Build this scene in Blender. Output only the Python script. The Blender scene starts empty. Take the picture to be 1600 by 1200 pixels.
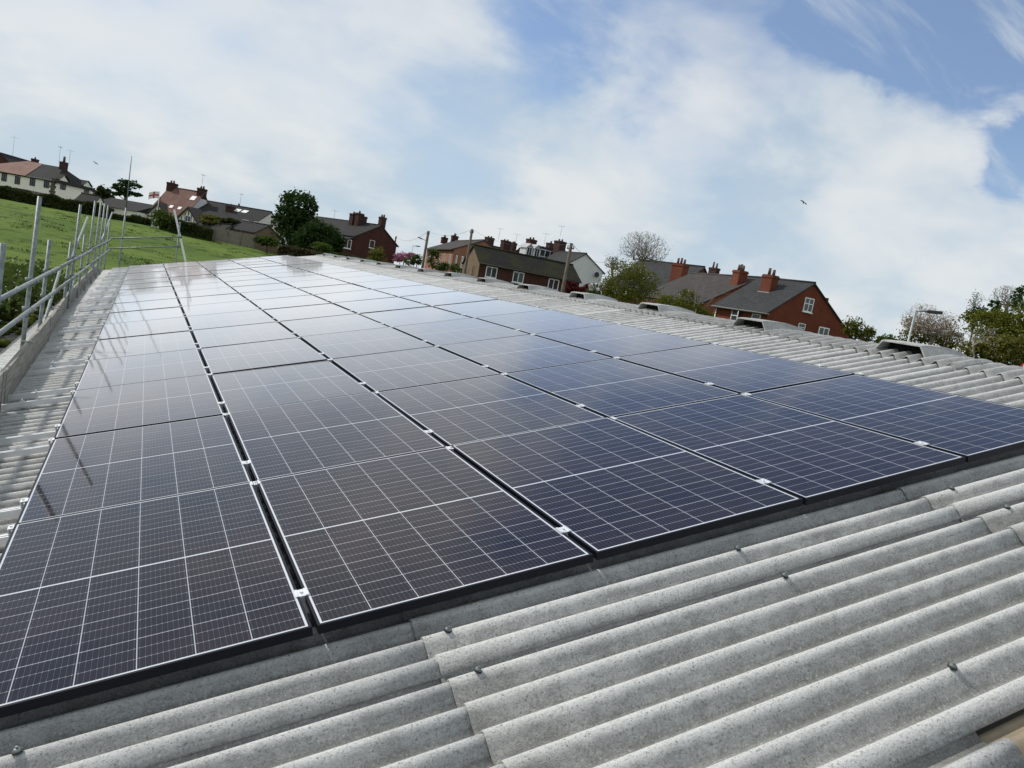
import bpy, bmesh, math, random
from mathutils import Vector, Matrix
random.seed(7)
PI = math.pi
R = math.radians

# ------------------------------------------------------------------ camera
S = bpy.context.scene
COL = S.collection
CW = Vector((0.41964, -2.57872, 1.57376))
RIGHT = Vector((0.889402, -0.420174, 0.180049))
DOWN = Vector((0.111769, -0.182034, -0.976919))
FWD = Vector((0.443251, 0.888998, -0.114939))
FPX = 1205.31
cam = bpy.data.cameras.new('camera')
camo = bpy.data.objects.new('camera', cam)
COL.objects.link(camo)
cam.sensor_width = 36.0
cam.lens = FPX / 1600 * 36.0
cam.clip_start = 0.05
cam.clip_end = 3000
camo.matrix_world = Matrix(((RIGHT.x, -DOWN.x, -FWD.x, CW.x), (RIGHT.y, -DOWN.y, -FWD.y, CW.y),
                            (RIGHT.z, -DOWN.z, -FWD.z, CW.z), (0, 0, 0, 1)))
S.camera = camo
S.view_settings.view_transform = 'Standard'
S.view_settings.look = 'None'
S.view_settings.exposure = 0.25
S.view_settings.gamma = 1.0

# ------------------------------------------------------------------ light
SUN_AZ, SUN_EL = R(-44), R(43)          # azimuth from +Y towards +X
sd = bpy.data.lights.new('sun', 'SUN')
sd.energy = 2.8
sd.angle = R(2.0)
sd.color = (1.0, 0.95, 0.88)
so = bpy.data.objects.new('sun', sd)
COL.objects.link(so)
sv = Vector((math.sin(SUN_AZ) * math.cos(SUN_EL), math.cos(SUN_AZ) * math.cos(SUN_EL), math.sin(SUN_EL)))
so.rotation_euler = sv.to_track_quat('Z', 'Y').to_euler()
so.location = (0, 0, 30)


class NT:
    """tiny node builder"""
    def __init__(s, tree):
        s.t = tree
    def n(s, typ, ins=None, **props):
        nd = s.t.nodes.new(typ)
        for k, v in props.items():
            setattr(nd, k, v)
        for k, v in (ins or {}).items():
            sk = nd.inputs[k]
            if isinstance(v, bpy.types.NodeSocket):
                s.t.links.new(v, sk)
            else:
                if isinstance(v, (tuple, list)) and len(v) == 3 and sk.type == 'RGBA':
                    v = (*v, 1)
                sk.default_value = v
        return nd
    def math(s, op, a, b=0.0, c=None, clamp=False):
        d = {0: a, 1: b}
        if c is not None:
            d[2] = c
        nd = s.n('ShaderNodeMath', d, operation=op)
        nd.use_clamp = clamp
        return nd.outputs[0]
    def vmath(s, op, a, b=None, out=0):
        d = {0: a}
        if b is not None:
            d[1] = b
        return s.n('ShaderNodeVectorMath', d, operation=op).outputs[out]
    def mix(s, f, a, b, blend='MIX'):
        nd = s.n('ShaderNodeMix', data_type='RGBA', blend_type=blend)
        for i, v in ((0, f), (6, a), (7, b)):
            sk = nd.inputs[i]
            if isinstance(v, bpy.types.NodeSocket):
                s.t.links.new(v, sk)
            else:
                sk.default_value = (*v, 1) if isinstance(v, tuple) and len(v) == 3 else v
        return nd.outputs[2]
    def ramp(s, f, a, b, c=0.0, d=1.0, smooth=True):
        nd = s.n('ShaderNodeMapRange', {0: f, 1: a, 2: b, 3: c, 4: d})
        nd.interpolation_type = 'SMOOTHSTEP' if smooth else 'LINEAR'
        return nd.outputs[0]
    def noise(s, vec, scale, detail=4.0, rough=0.5, dist=0.0, out='Fac'):
        return s.n('ShaderNodeTexNoise', {'Vector': vec, 'Scale': scale, 'Detail': detail,
                                          'Roughness': rough, 'Distortion': dist}).outputs[out]


def pxdir(x, y):
    d = RIGHT * ((x - 800) / FPX) + DOWN * ((y - 600) / FPX) + FWD
    return d.normalized()

# world: Nishita sky behind a broken sheet of thin cloud
W = bpy.data.worlds.new('World')
S.world = W
W.use_nodes = True
W.node_tree.nodes.clear()
w = NT(W.node_tree)
sky = w.n('ShaderNodeTexSky', sky_type='NISHITA', sun_disc=False, sun_elevation=SUN_EL,
          sun_rotation=SUN_AZ, air_density=1.0, dust_density=0.6, ozone_density=2.5)
tc = w.n('ShaderNodeTexCoord').outputs['Generated']
dn = w.vmath('NORMALIZE', tc)
sep = w.n('ShaderNodeSeparateXYZ', {0: dn})
zz = w.math('ADD', w.math('MAXIMUM', sep.outputs[2], 0.0), 0.42)
cx = w.math('DIVIDE', sep.outputs[0], zz)
cy = w.math('DIVIDE', sep.outputs[1], zz)
cv = w.n('ShaderNodeCombineXYZ', {0: cx, 1: cy, 2: 0.0}).outputs[0]
n1 = w.noise(cv, 1.5, 5, 0.5, 0.25)
n2 = w.noise(w.vmath('ADD', cv, (7.3, 2.1, 0)), 3.6, 6, 0.52, 0.2)
n3 = w.noise(w.vmath('ADD', cv, (1.3, 9.1, 0)), 0.9, 2, 0.5, 0.1)
n5 = w.noise(w.vmath('ADD', cv, (4.3, 0.1, 0)), 9.0, 6, 0.6, 0.3)
warp = w.math('ADD', w.math('MULTIPLY', w.math('SUBTRACT', n2, 0.5), 0.16), w.math('MULTIPLY', w.math('SUBTRACT', n5, 0.5), 0.06))
def blob(x, y, r0, r1, amt, k=1.0):
    d = w.vmath('DOT_PRODUCT', dn, tuple(pxdir(x, y)), out='Value')
    ang = w.math('ADD', w.math('ARCCOSINE', d), w.math('MULTIPLY', warp, k) if k != 1.0 else warp)
    return w.ramp(ang, r0, r1, amt, 0.0)
# how much cloud stands before the blue
cover = w.math('ADD', w.math('MULTIPLY', n1, 0.5), w.math('MULTIPLY', n2, 0.35))
cover = w.math('ADD', cover, 0.46)
for b in ((1560, 30, 0.04, 0.13, 0.62), (1450, 40, 0.0, 0.08, 0.45), (1600, 130, 0.0, 0.07, 0.35), (850, 45, 0.0, 0.10, 0.25), (940, 80, 0.0, 0.06, 0.15),
          (1590, 235, 0.01, 0.055, 0.62), (1500, -260, 0.10, 0.23, 1.1), (1080, -340, 0.0, 0.34, 0.85), (1030, 120, 0.0, 0.08, 0.16), (740, 200, 0.0, 0.14, 0.14), (1480, 400, 0.0, 0.2, 0.10), (1120, 260, 0.0, 0.14, 0.13)):
    cover = w.math('SUBTRACT', cover, blob(*b))
cm = w.ramp(cover, 0.40, 1.02)
# wisps of thin high cloud over the blue
n4 = w.noise(w.n('ShaderNodeMapping', {'Vector': cv, 'Rotation': (0, 0, 0.75), 'Scale': (1.0, 5.0, 1)}).outputs[0], 2.6, 6, 0.6, 0.3)
cm = w.math('MAXIMUM', cm, w.ramp(n4, 0.52, 0.78, 0.0, 0.55))
dk = w.math('ADD', w.math('MULTIPLY', n2, 0.55), w.math('MULTIPLY', n3, 0.24))
n6 = w.noise(w.n('ShaderNodeMapping', {'Vector': cv, 'Rotation': (0, 0, -0.5), 'Scale': (1.0, 2.6, 1)}).outputs[0], 5.0, 7, 0.6, 0.35)
dk = w.math('ADD', dk, w.math('MULTIPLY', n5, 0.11))
dk = w.math('ADD', dk, w.math('MULTIPLY', n6, 0.10))
for b in ((1030, 210, 0.0, 0.13, 0.13), (520, 200, 0.0, 0.12, 0.07), (250, 120, 0.0, 0.2, 0.08), (1170, 30, 0.0, 0.15, 0.14), (1340, 330, 0.0, 0.10, 0.10), (820, 320, 0.0, 0.14, 0.10), (600, 60, 0.0, 0.16, 0.06), (150, -60, 0.0, 0.22, 0.10)):
    dk = w.math('ADD', dk, blob(*b))
for b in ((760, 220, 0.0, 0.14, 0.12), (60, 230, 0.0, 0.2, 0.08), (1190, 260, 0.0, 0.10, 0.10), (480, 330, 0.0, 0.16, 0.05), (-100, -620, 0.1, 0.36, 0.22)):
    dk = w.math('SUBTRACT', dk, blob(*b))
dk = w.ramp(dk, 0.37, 0.60)
ccol = w.mix(dk, (0.445, 0.530, 0.600), (0.645, 0.670, 0.680))
skyc = w.mix(1.0, sky.outputs[0], (0.082, 0.090, 0.105), 'MULTIPLY')
lowhaze = w.ramp(sep.outputs[2], 0.0, 0.30, 0.6, 0.0)
skyc = w.mix(0.20, skyc, (0.45, 0.56, 0.66))
skyc = w.mix(lowhaze, skyc, (0.43, 0.56, 0.68))
fin = w.mix(cm, skyc, ccol)
bg = w.n('ShaderNodeBackground', {'Color': fin, 'Strength': 1.0})
w.n('ShaderNodeOutputWorld', {'Surface': bg.outputs[0]})

# ------------------------------------------------------------------ materials
def mat(name, fn):
    m = bpy.data.materials.new(name)
    m.use_nodes = True
    m.node_tree.nodes.clear()
    t = NT(m.node_tree)
    out = t.n('ShaderNodeOutputMaterial')
    sh = fn(t)
    m.node_tree.links.new(sh, out.inputs[0])
    return m

def bsdf(t, col, rough=0.8, metal=0.0, normal=None, **kw):
    d = {'Base Color': col, 'Roughness': rough, 'Metallic': metal}
    if normal is not None:
        d['Normal'] = normal
    if isinstance(rough, (int, float)) and rough >= 0.8:
        d['Specular IOR Level'] = 0.12     # dry porous surfaces hardly shine
    d.update(kw)
    return t.n('ShaderNodeBsdfPrincipled', d).outputs[0]

def bump(t, h, strength=0.5, dist=0.01):
    return t.n('ShaderNodeBump', {'Height': h, 'Strength': strength, 'Distance': dist}).outputs[0]

def objc(t):
    return t.n('ShaderNodeTexCoord').outputs['Object']

def m_cement(t, waves=True):
    c = objc(t)
    oi = t.n('ShaderNodeObjectInfo').outputs['Random']
    # every sheet carries its own piece of the pattern
    c2 = t.vmath('ADD', c, t.n('ShaderNodeCombineXYZ', {0: t.math('MULTIPLY', oi, 37.0), 1: 0.0, 2: 0.0}).outputs[0])
    big = t.noise(c2, 1.1, 5, 0.6)
    mid = t.noise(c2, 7, 6, 0.7, 0.4)
    blot = t.noise(c2, 26, 6, 0.75, 0.6)
    fine = t.noise(c2, 110, 4, 0.8)
    grit = t.noise(c2, 300, 3, 0.8)
    streak = t.noise(t.n('ShaderNodeMapping', {'Vector': c2, 'Scale': (1.0, 16, 16)}).outputs[0], 1.8, 5, 0.65)
    col = t.mix(t.ramp(mid, 0.34, 0.66), (0.33, 0.33, 0.322), (0.47, 0.47, 0.46))
    col = t.mix(t.math('MULTIPLY', t.ramp(big, 0.38, 0.66), 0.5), col, (0.31, 0.315, 0.30))
    col = t.mix(t.ramp(blot, 0.52, 0.66, 0, 0.5), col, (0.50, 0.50, 0.49))
    col = t.mix(t.ramp(blot, 0.46, 0.34, 0, 0.4), col, (0.19, 0.19, 0.185))
    col = t.mix(t.ramp(streak, 0.5, 0.7, 0, 0.4), col, (0.21, 0.21, 0.20))
    # lit crowns painted paler; troughs darkened by grime and painted-in shade
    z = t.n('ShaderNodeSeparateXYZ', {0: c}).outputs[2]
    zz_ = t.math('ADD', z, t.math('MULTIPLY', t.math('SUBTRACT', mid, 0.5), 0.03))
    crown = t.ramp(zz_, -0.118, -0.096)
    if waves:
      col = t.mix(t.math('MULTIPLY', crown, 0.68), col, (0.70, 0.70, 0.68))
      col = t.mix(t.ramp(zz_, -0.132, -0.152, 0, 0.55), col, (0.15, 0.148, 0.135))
    # dark lichen specks of several sizes
    v1 = t.n('ShaderNodeTexVoronoi', {'Vector': c2, 'Scale': 60.0, 'Randomness': 1.0})
    r1 = t.n('ShaderNodeSeparateColor', {0: v1.outputs['Color']}).outputs[0]
    sp = t.math('LESS_THAN', v1.outputs['Distance'], t.math('MULTIPLY', t.math('SUBTRACT', r1, 0.55), 0.55))
    v2 = t.n('ShaderNodeTexVoronoi', {'Vector': c2, 'Scale': 170.0, 'Randomness': 1.0})
    r2 = t.n('ShaderNodeSeparateColor', {0: v2.outputs['Color']}).outputs[1]
    sp2 = t.math('LESS_THAN', v2.outputs['Distance'], t.math('MULTIPLY', t.math('SUBTRACT', r2, 0.30), 0.75))
    sp2 = t.math('MULTIPLY', sp2, t.ramp(blot, 0.42, 0.58, 0.15, 1.0))
    col = t.mix(t.math('MULTIPLY', sp2, 0.42), col, (0.15, 0.15, 0.145))
    col = t.mix(t.math('MULTIPLY', sp, 0.5), col, (0.10, 0.10, 0.095))
    col = t.mix(t.ramp(fine, 0.55, 0.68, 0, 0.6), col, (0.66, 0.66, 0.645))
    col = t.mix(t.ramp(fine, 0.46, 0.36, 0, 0.65), col, (0.12, 0.125, 0.115))
    col = t.mix(t.ramp(grit, 0.45, 0.35, 0, 0.4), col, (0.13, 0.135, 0.125))
    tone = t.ramp(oi, 0, 1, 0.90, 1.10, False)
    col = t.mix(1.0, col, t.n('ShaderNodeCombineXYZ', {0: tone, 1: tone, 2: tone}).outputs[0], 'MULTIPLY')
    h = t.math('ADD', t.math('MULTIPLY', fine, 0.9), t.math('MULTIPLY', grit, 0.5))
    h = t.math('ADD', h, t.math('MULTIPLY', blot, 0.9))
    return bsdf(t, col, 0.95, normal=bump(t, h, 0.8, 0.006))
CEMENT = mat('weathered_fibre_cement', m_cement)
CEMENT_R = mat('weathered_ridge_cement', lambda t: m_cement(t, False))

PW, PL, PN = 1.137, 1.750, 24    # panel width, length, cell rows
def m_cells(t):
    c = objc(t)
    s = t.n('ShaderNodeSeparateXYZ', {0: c})
    x, y = s.outputs[0], s.outputs[1]
    bx, by = 0.0185, 0.020            # white border around the cell field
    cw = (PW - 2 * bx) / 6
    mid = 0.009
    ch = (PL - 2 * by - mid) / PN
    def line(v, period, half):       # 1 on the lines of a regular grid
        k = t.math('FRACT', t.math('ADD', t.math('DIVIDE', v, period), 0.5))
        d = t.math('MULTIPLY', t.math('ABSOLUTE', t.math('SUBTRACT', k, 0.5)), period)
        return t.math('LESS_THAN', d, half)
    xx = t.math('SUBTRACT', x, bx)
    yy = t.math('SUBTRACT', y, by)
    upper = t.math('GREATER_THAN', y, PL / 2)
    yc = t.math('SUBTRACT', yy, t.math('MULTIPLY', upper, mid))
    gx = line(xx, cw, 0.0016)
    gy = line(yc, ch, 0.0011)
    gy3 = line(yc, ch * 3, 0.0018)
    bus = line(t.math('SUBTRACT', xx, cw / 20), cw / 10, 0.00045)
    busdot = t.math('MULTIPLY', line(t.math('SUBTRACT', xx, cw / 20), cw / 10, 0.0016), line(yc, ch, 0.0035))
    m1 = t.math('LESS_THAN', t.math('ABSOLUTE', t.math('SUBTRACT', y, PL / 2)), mid / 2)
    e1 = t.math('LESS_THAN', t.math('MINIMUM', x, t.math('SUBTRACT', PW, x)), bx)
    e2 = t.math('LESS_THAN', t.math('MINIMUM', y, t.math('SUBTRACT', PL, y)), by)
    edge = t.math('MAXIMUM', t.math('MAXIMUM', e1, e2), m1)
    # each third cut cell has a slightly different blue, and each module too
    cell = t.n('ShaderNodeCombineXYZ', {0: t.math('FLOOR', t.math('DIVIDE', xx, cw)),
                                        1: t.math('FLOOR', t.math('DIVIDE', yc, ch * 3)), 2: 0.0}).outputs[0]
    oi = t.n('ShaderNodeObjectInfo').outputs['Random']
    wn = t.n('ShaderNodeTexWhiteNoise', {'Vector': cell, 'W': t.math('MULTIPLY', oi, 90.0)}, noise_dimensions='4D').outputs[0]
    col = t.mix(wn, (0.006, 0.006, 0.013), (0.014, 0.010, 0.018))
    big = t.noise(c, 1.1, 3, 0.6)
    dust = t.noise(c, 7.0, 5, 0.7)
    col = t.mix(t.ramp(big, 0.35, 0.65, 0.1, 0.7), col, (0.026, 0.017, 0.018))
    col = t.mix(t.math('MULTIPLY', t.ramp(dust, 0.4, 0.75), 0.02), col, (0.30, 0.28, 0.25))
    wl = t.math('MAXIMUM', t.math('MULTIPLY', gy, 0.38), t.math('MULTIPLY', gy3, 0.60))
    wl = t.math('MAXIMUM', wl, t.math('MULTIPLY', gx, 0.72))
    wl = t.math('MAXIMUM', wl, t.math('MULTIPLY', bus, 0.15))
    wl = t.math('MAXIMUM', wl, t.math('MULTIPLY', busdot, 0.35))
    wl = t.math('MAXIMUM', wl, edge)
    v = t.n('ShaderNodeTexVoronoi', {'Vector': t.vmath('ADD', c, t.n('ShaderNodeCombineXYZ', {0: t.math('MULTIPLY', oi, 31.0), 1: 0.0, 2: 0.0}).outputs[0]), 'Scale': 2.6, 'Randomness': 1.0})
    rv = t.n('ShaderNodeSeparateColor', {0: v.outputs['Color']}).outputs[0]
    drop = t.math('LESS_THAN', t.math('ADD', v.outputs['Distance'], t.math('MULTIPLY', t.math('SUBTRACT', dust, 0.5), 0.02)), t.math('MULTIPLY', t.math('SUBTRACT', rv, 0.72), 0.06))
    wl = t.math('MAXIMUM', wl, t.math('MULTIPLY', drop, 0.8))
    col = t.mix(wl, col, (0.56, 0.58, 0.62))
    rough = t.ramp(dust, 0.3, 0.8, 0.035, 0.085)
    tilt = t.noise(c, 0.9, 2, 0.4)
    nrm = bump(t, tilt, 0.25, 0.006)
    under = bsdf(t, col, 0.6, normal=nrm, **{'Specular IOR Level': 0.0})
    # anti-reflection glass: little mirror at steep angles, strong towards grazing (plus a pale dust film painting in grazing sheen)
    F = t.n('ShaderNodeFresnel', {'IOR': 1.5, 'Normal': nrm}).outputs[0]
    fac = t.math('ADD', t.math('MULTIPLY', t.math('POWER', F, 1.7), 2.35), 0.016)
    fac = t.math('MINIMUM', fac, 0.93)
    g = t.n('ShaderNodeBsdfGlossy', {'Color': (0.97, 0.97, 1.0), 'Roughness': rough, 'Normal': nrm}).outputs[0]
    glass = t.n('ShaderNodeMixShader', {0: fac, 1: under, 2: g}).outputs[0]
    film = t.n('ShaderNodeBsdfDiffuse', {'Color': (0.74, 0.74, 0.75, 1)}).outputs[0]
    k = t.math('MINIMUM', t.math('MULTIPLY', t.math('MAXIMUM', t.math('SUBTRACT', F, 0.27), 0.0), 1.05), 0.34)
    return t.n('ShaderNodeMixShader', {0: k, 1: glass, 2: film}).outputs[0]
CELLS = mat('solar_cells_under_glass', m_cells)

def m_frame(t):
    n = t.noise(objc(t), 40, 3)
    return bsdf(t, t.mix(n, (0.004, 0.0045, 0.009), (0.008, 0.009, 0.015)), 0.42, 0.0, **{'Specular IOR Level': 0.16})
FRAME = mat('black_anodised_aluminium', m_frame)

def m_alu(t):
    n = t.noise(objc(t), 25, 4)
    return bsdf(t, t.mix(n, (0.70, 0.71, 0.72), (0.85, 0.86, 0.87)), t.ramp(n, 0, 1, 0.32, 0.5), 0.6)
ALU = mat('mill_finish_aluminium', m_alu)

def m_steel(t):
    c = objc(t)
    n = t.noise(c, 14, 5, 0.65)
    k = t.noise(c, 60, 3, 0.6)
    col = t.mix(t.ramp(n, 0.3, 0.7), (0.12, 0.14, 0.14), (0.26, 0.29, 0.28))
    col = t.mix(t.ramp(k, 0.62, 0.75, 0, 0.6), col, (0.20, 0.17, 0.13))
    return bsdf(t, col, 0.5, 0.35, bump(t, k, 0.2, 0.002))
GALV = mat('galvanised_scaffold_tube', m_steel)

def flat(name, col, rough=0.8, var=0.25, scale=3.0, metal=0.0, bmp=0.0):
    def fn(t):
        n = t.noise(objc(t), scale, 5, 0.6)
        n2 = t.noise(objc(t), scale * 6, 4, 0.65)
        a = tuple(v * (1 - var) for v in col)
        b = tuple(min(1, v * (1 + var)) for v in col)
        cc = t.mix(t.ramp(t.math('ADD', t.math('MULTIPLY', n, 0.6), t.math('MULTIPLY', n2, 0.4)), 0.3, 0.7), a, b)
        return bsdf(t, cc, rough, metal, bump(t, n2, bmp, 0.02) if bmp else None)
    return mat(name, fn)

def brick(name, c1, c2, mortar):
    def fn(t):
        c = objc(t)
        s = t.n('ShaderNodeSeparateXYZ', {0: c})
        v = t.n('ShaderNodeCombineXYZ', {0: t.math('ADD', s.outputs[0], s.outputs[1]), 1: s.outputs[2], 2: 0.0}).outputs[0]
        b = t.n('ShaderNodeTexBrick', {'Vector': v, 'Color1': (*c1, 1), 'Color2': (*c2, 1), 'Mortar': (*mortar, 1), 'Scale': 1.0,
                                       'Mortar Size': 0.008, 'Brick Width': 0.225, 'Row Height': 0.075, 'Bias': 0.0})
        n = t.noise(c, 0.8, 6, 0.65)
        col = t.mix(t.ramp(n, 0.35, 0.7, 0, 0.5), b.outputs[0], tuple(x * 0.55 for x in c1))
        return bsdf(t, col, 0.9)
    return mat(name, fn)

def tiles(name, c1, c2, moss=None, course=0.24):
    def fn(t):
        c = objc(t)
        s = t.n('ShaderNodeSeparateXYZ', {0: c})
        v = t.n('ShaderNodeCombineXYZ', {0: s.outputs[1], 1: t.math('MULTIPLY', s.outputs[2], 1.7), 2: 0.0}).outputs[0]
        b = t.n('ShaderNodeTexBrick', {'Vector': v, 'Color1': (*c1, 1), 'Color2': (*c2, 1), 'Mortar': (*[x * 0.5 for x in c1], 1), 'Scale': 1.0,
                                       'Mortar Size': 0.012, 'Brick Width': 0.30, 'Row Height': course})
        n = t.noise(c, 0.9, 6, 0.7)
        col = t.mix(t.ramp(n, 0.4, 0.7, 0, 0.5), b.outputs[0], tuple(x * 0.6 for x in c2))
        if moss:
            m = t.noise(c, 0.6, 5, 0.6)
            col = t.mix(t.ramp(m, 0.42, 0.62, 0, 0.75), col, moss)
        return bsdf(t, col, 0.85)
    return mat(name, fn)

def leafmat(name, a, b, trans=0.3):
    def fn(t):
        oi = t.noise(objc(t), 1.3, 4, 0.6)
        geo = t.n('ShaderNodeNewGeometry')
        rnd = geo.outputs['Random Per Island']
        col = t.mix(t.math('ADD', t.math('MULTIPLY', oi, 0.5), t.math('MULTIPLY', rnd, 0.5)), a, b)
        d = t.n('ShaderNodeBsdfDiffuse', {'Color': col}).outputs[0]
        tr = t.n('ShaderNodeBsdfTranslucent', {'Color': col}).outputs[0]
        return t.n('ShaderNodeMixShader', {0: trans, 1: d, 2: tr}).outputs[0]
    return mat(name, fn)

def m_grass(t):
    c = objc(t)
    a = t.noise(c, 0.07, 5, 0.6)
    b = t.noise(c, 0.55, 6, 0.68, 0.4)
    b2 = t.noise(t.n('ShaderNodeMapping', {'Vector': c, 'Scale': (0.6, 1.6, 1.0)}).outputs[0], 1.3, 5, 0.7)
    f = t.noise(c, 9, 4, 0.75)
    col = t.mix(t.ramp(a, 0.35, 0.65), (0.076, 0.130, 0.018), (0.130, 0.190, 0.030))
    col = t.mix(t.ramp(b, 0.50, 0.62, 0, 0.7), col, (0.022, 0.052, 0.008))  # darker tufts, with the shading of the lumps put into the colour
    col = t.mix(t.ramp(b2, 0.52, 0.66, 0, 0.6), col, (0.135, 0.175, 0.035))
    col = t.mix(t.ramp(f, 0.45, 0.75, 0, 0.35), col, (0.028, 0.064, 0.010))
    h = t.math('ADD', t.math('MULTIPLY', b, 0.8), t.math('MULTIPLY', f, 0.2))
    return bsdf(t, col, 0.9, normal=bump(t, h, 1.0, 0.45))
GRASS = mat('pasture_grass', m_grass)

def m_wood(t):
    c = objc(t)
    g = t.noise(t.n('ShaderNodeMapping', {'Vector': c, 'Scale': (30, 1.2, 30)}).outputs[0], 1.5, 5, 0.6)
    n = t.noise(c, 3, 4, 0.6)
    col = t.mix(t.ramp(g, 0.3, 0.7), (0.19, 0.175, 0.15), (0.40, 0.375, 0.33))
    col = t.mix(t.ramp(n, 0.4, 0.7, 0, 0.5), col, (0.27, 0.26, 0.23))
    return bsdf(t, col, 0.85, normal=bump(t, g, 0.4, 0.004))
WOOD = mat('weathered_scaffold_board', m_wood)

BR_RED = brick('red_brick', (0.20, 0.045, 0.024), (0.145, 0.034, 0.020), (0.15, 0.075, 0.05))
BR_ORANGE = brick('orange_brick', (0.36, 0.15, 0.085), (0.29, 0.12, 0.07), (0.30, 0.22, 0.17))
BR_DARK = brick('dark_red_brick', (0.095, 0.035, 0.029), (0.066, 0.027, 0.024), (0.085, 0.055, 0.048))
BR_BROWN = brick('brown_brick', (0.22, 0.15, 0.10), (0.16, 0.11, 0.075), (0.20, 0.16, 0.12))
BR_CHIM = brick('chimney_brick', (0.085, 0.040, 0.033), (0.055, 0.030, 0.027), (0.08, 0.06, 0.055))
BR_CHIMR = brick('bright_chimney_brick', (0.20, 0.055, 0.032), (0.14, 0.040, 0.025), (0.16, 0.085, 0.06))
SLATE = tiles('grey_slate', (0.040, 0.041, 0.043), (0.058, 0.058, 0.059))
SLATE_BR = tiles('brownish_grey_tile', (0.055, 0.050, 0.048), (0.074, 0.067, 0.062))
TILE_DK = tiles('dark_roof_tile', (0.030, 0.029, 0.030), (0.044, 0.042, 0.041))
TILE_MOSS = tiles('mossy_dark_tile', (0.018, 0.017, 0.016), (0.026, 0.024, 0.022), (0.030, 0.033, 0.012))
TILE_PINK = tiles('pinkish_clay_tile', (0.27, 0.165, 0.135), (0.21, 0.13, 0.105))
TILE_RED = tiles('faded_red_tile', (0.22, 0.125, 0.105), (0.165, 0.09, 0.075))
RENDER_W = flat('cream_render', (0.86, 0.81, 0.72), 0.9, 0.06)
RENDER_G = flat('pale_grey_render', (0.66, 0.67, 0.65), 0.9, 0.10, 0.7)
PVC = flat('white_window_plastic', (0.78, 0.79, 0.80), 0.4, 0.03)
DARKTRIM = flat('dark_timber', (0.05, 0.04, 0.035), 0.7, 0.2)
STONE = flat('grey_brown_stone_quoin', (0.10, 0.085, 0.07), 0.9, 0.4, 5)
POT = flat('clay_chimney_pot', (0.13, 0.10, 0.09), 0.9, 0.2)
LEAD = flat('lead_flashing', (0.36, 0.36, 0.37), 0.6, 0.15)
PLASTIC = flat('grey_gutter', (0.45, 0.45, 0.46), 0.5, 0.1)
DARK = flat('mouth_shade', (0.012, 0.012, 0.012), 0.95, 0.2)
RUBBER = flat('black_washer', (0.02, 0.02, 0.022), 0.6, 0.2)
TIMBER = flat('telegraph_pole_timber', (0.12, 0.10, 0.08), 0.9, 0.3, 6)
TIMBER_D = flat('shed_timber', (0.20, 0.16, 0.11), 0.9, 0.25, 3)
FENCE = flat('silvered_fence_timber', (0.22, 0.19, 0.155), 0.9, 0.25, 3)
BARK = flat('bark', (0.10, 0.085, 0.065), 0.95, 0.3, 8)
TWIG = flat('pale_twigs', (0.20, 0.17, 0.14), 0.95, 0.3, 8)
LAMPM = flat('grey_lamp_column', (0.33, 0.36, 0.38), 0.5, 0.1, 3, 0.3)
GRPM = flat('weathered_brown_rooflight', (0.26, 0.21, 0.145), 0.6, 0.2, 4)
WIRE = flat('black_cable', (0.03, 0.03, 0.03), 0.6, 0.1)
PAINTW = flat('white_paint', (0.75, 0.75, 0.74), 0.6, 0.05)
PAINTR = flat('red_paint', (0.55, 0.03, 0.05), 0.6, 0.05)
CONC = flat('concrete_block_wall', (0.27, 0.27, 0.25), 0.9, 0.2, 1.5)
MOSSROOF = flat('mossy_felt_roof', (0.10, 0.105, 0.085), 0.95, 0.45, 1.2, 0, 0.4)
MOSS = flat('bright_moss', (0.10, 0.12, 0.02), 0.95, 0.4, 6, 0, 0.8)
ROADM = flat('tarmac', (0.05, 0.05, 0.052), 0.9, 0.2, 1)
BIRDM = flat('dark_feathers', (0.03, 0.03, 0.035), 0.8, 0.1)

def m_glass(t):
    n = t.noise(objc(t), 1.5, 2)
    return bsdf(t, t.mix(n, (0.02, 0.022, 0.025), (0.06, 0.065, 0.07)), 0.06, **{'Specular IOR Level': 0.5})
GLASS = mat('window_glass', m_glass)

L_EVER = leafmat('dark_evergreen_leaves', (0.020, 0.038, 0.014), (0.056, 0.088, 0.028), 0.3)
L_MID = leafmat('mid_green_leaves', (0.045, 0.075, 0.018), (0.105, 0.140, 0.034))
L_FRESH = leafmat('fresh_spring_leaves', (0.075, 0.092, 0.014), (0.165, 0.170, 0.032), 0.4)
L_DARKH = leafmat('dark_hedge_leaves', (0.022, 0.032, 0.011), (0.058, 0.070, 0.024), 0.2)
L_BROWN = leafmat('brown_green_hedge_leaves', (0.035, 0.032, 0.018), (0.080, 0.070, 0.035), 0.2)
L_LIME = leafmat('sunlit_lime_leaves', (0.075, 0.105, 0.010), (0.165, 0.185, 0.026), 0.4)
L_OLIVE = leafmat('olive_shrub_leaves', (0.085, 0.092, 0.022), (0.165, 0.155, 0.040), 0.3)
L_RED = leafmat('dark_red_leaves', (0.05, 0.010, 0.012), (0.13, 0.03, 0.032))
L_PINK = leafmat('pink_blossom', (0.28, 0.09, 0.15), (0.50, 0.25, 0.34))
L_BLUSH = leafmat('faded_blossom', (0.26, 0.20, 0.17), (0.50, 0.42, 0.37), 0.2)
L_WHITE = leafmat('white_blossom', (0.45, 0.42, 0.38), (0.75, 0.72, 0.68), 0.2)

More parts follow.
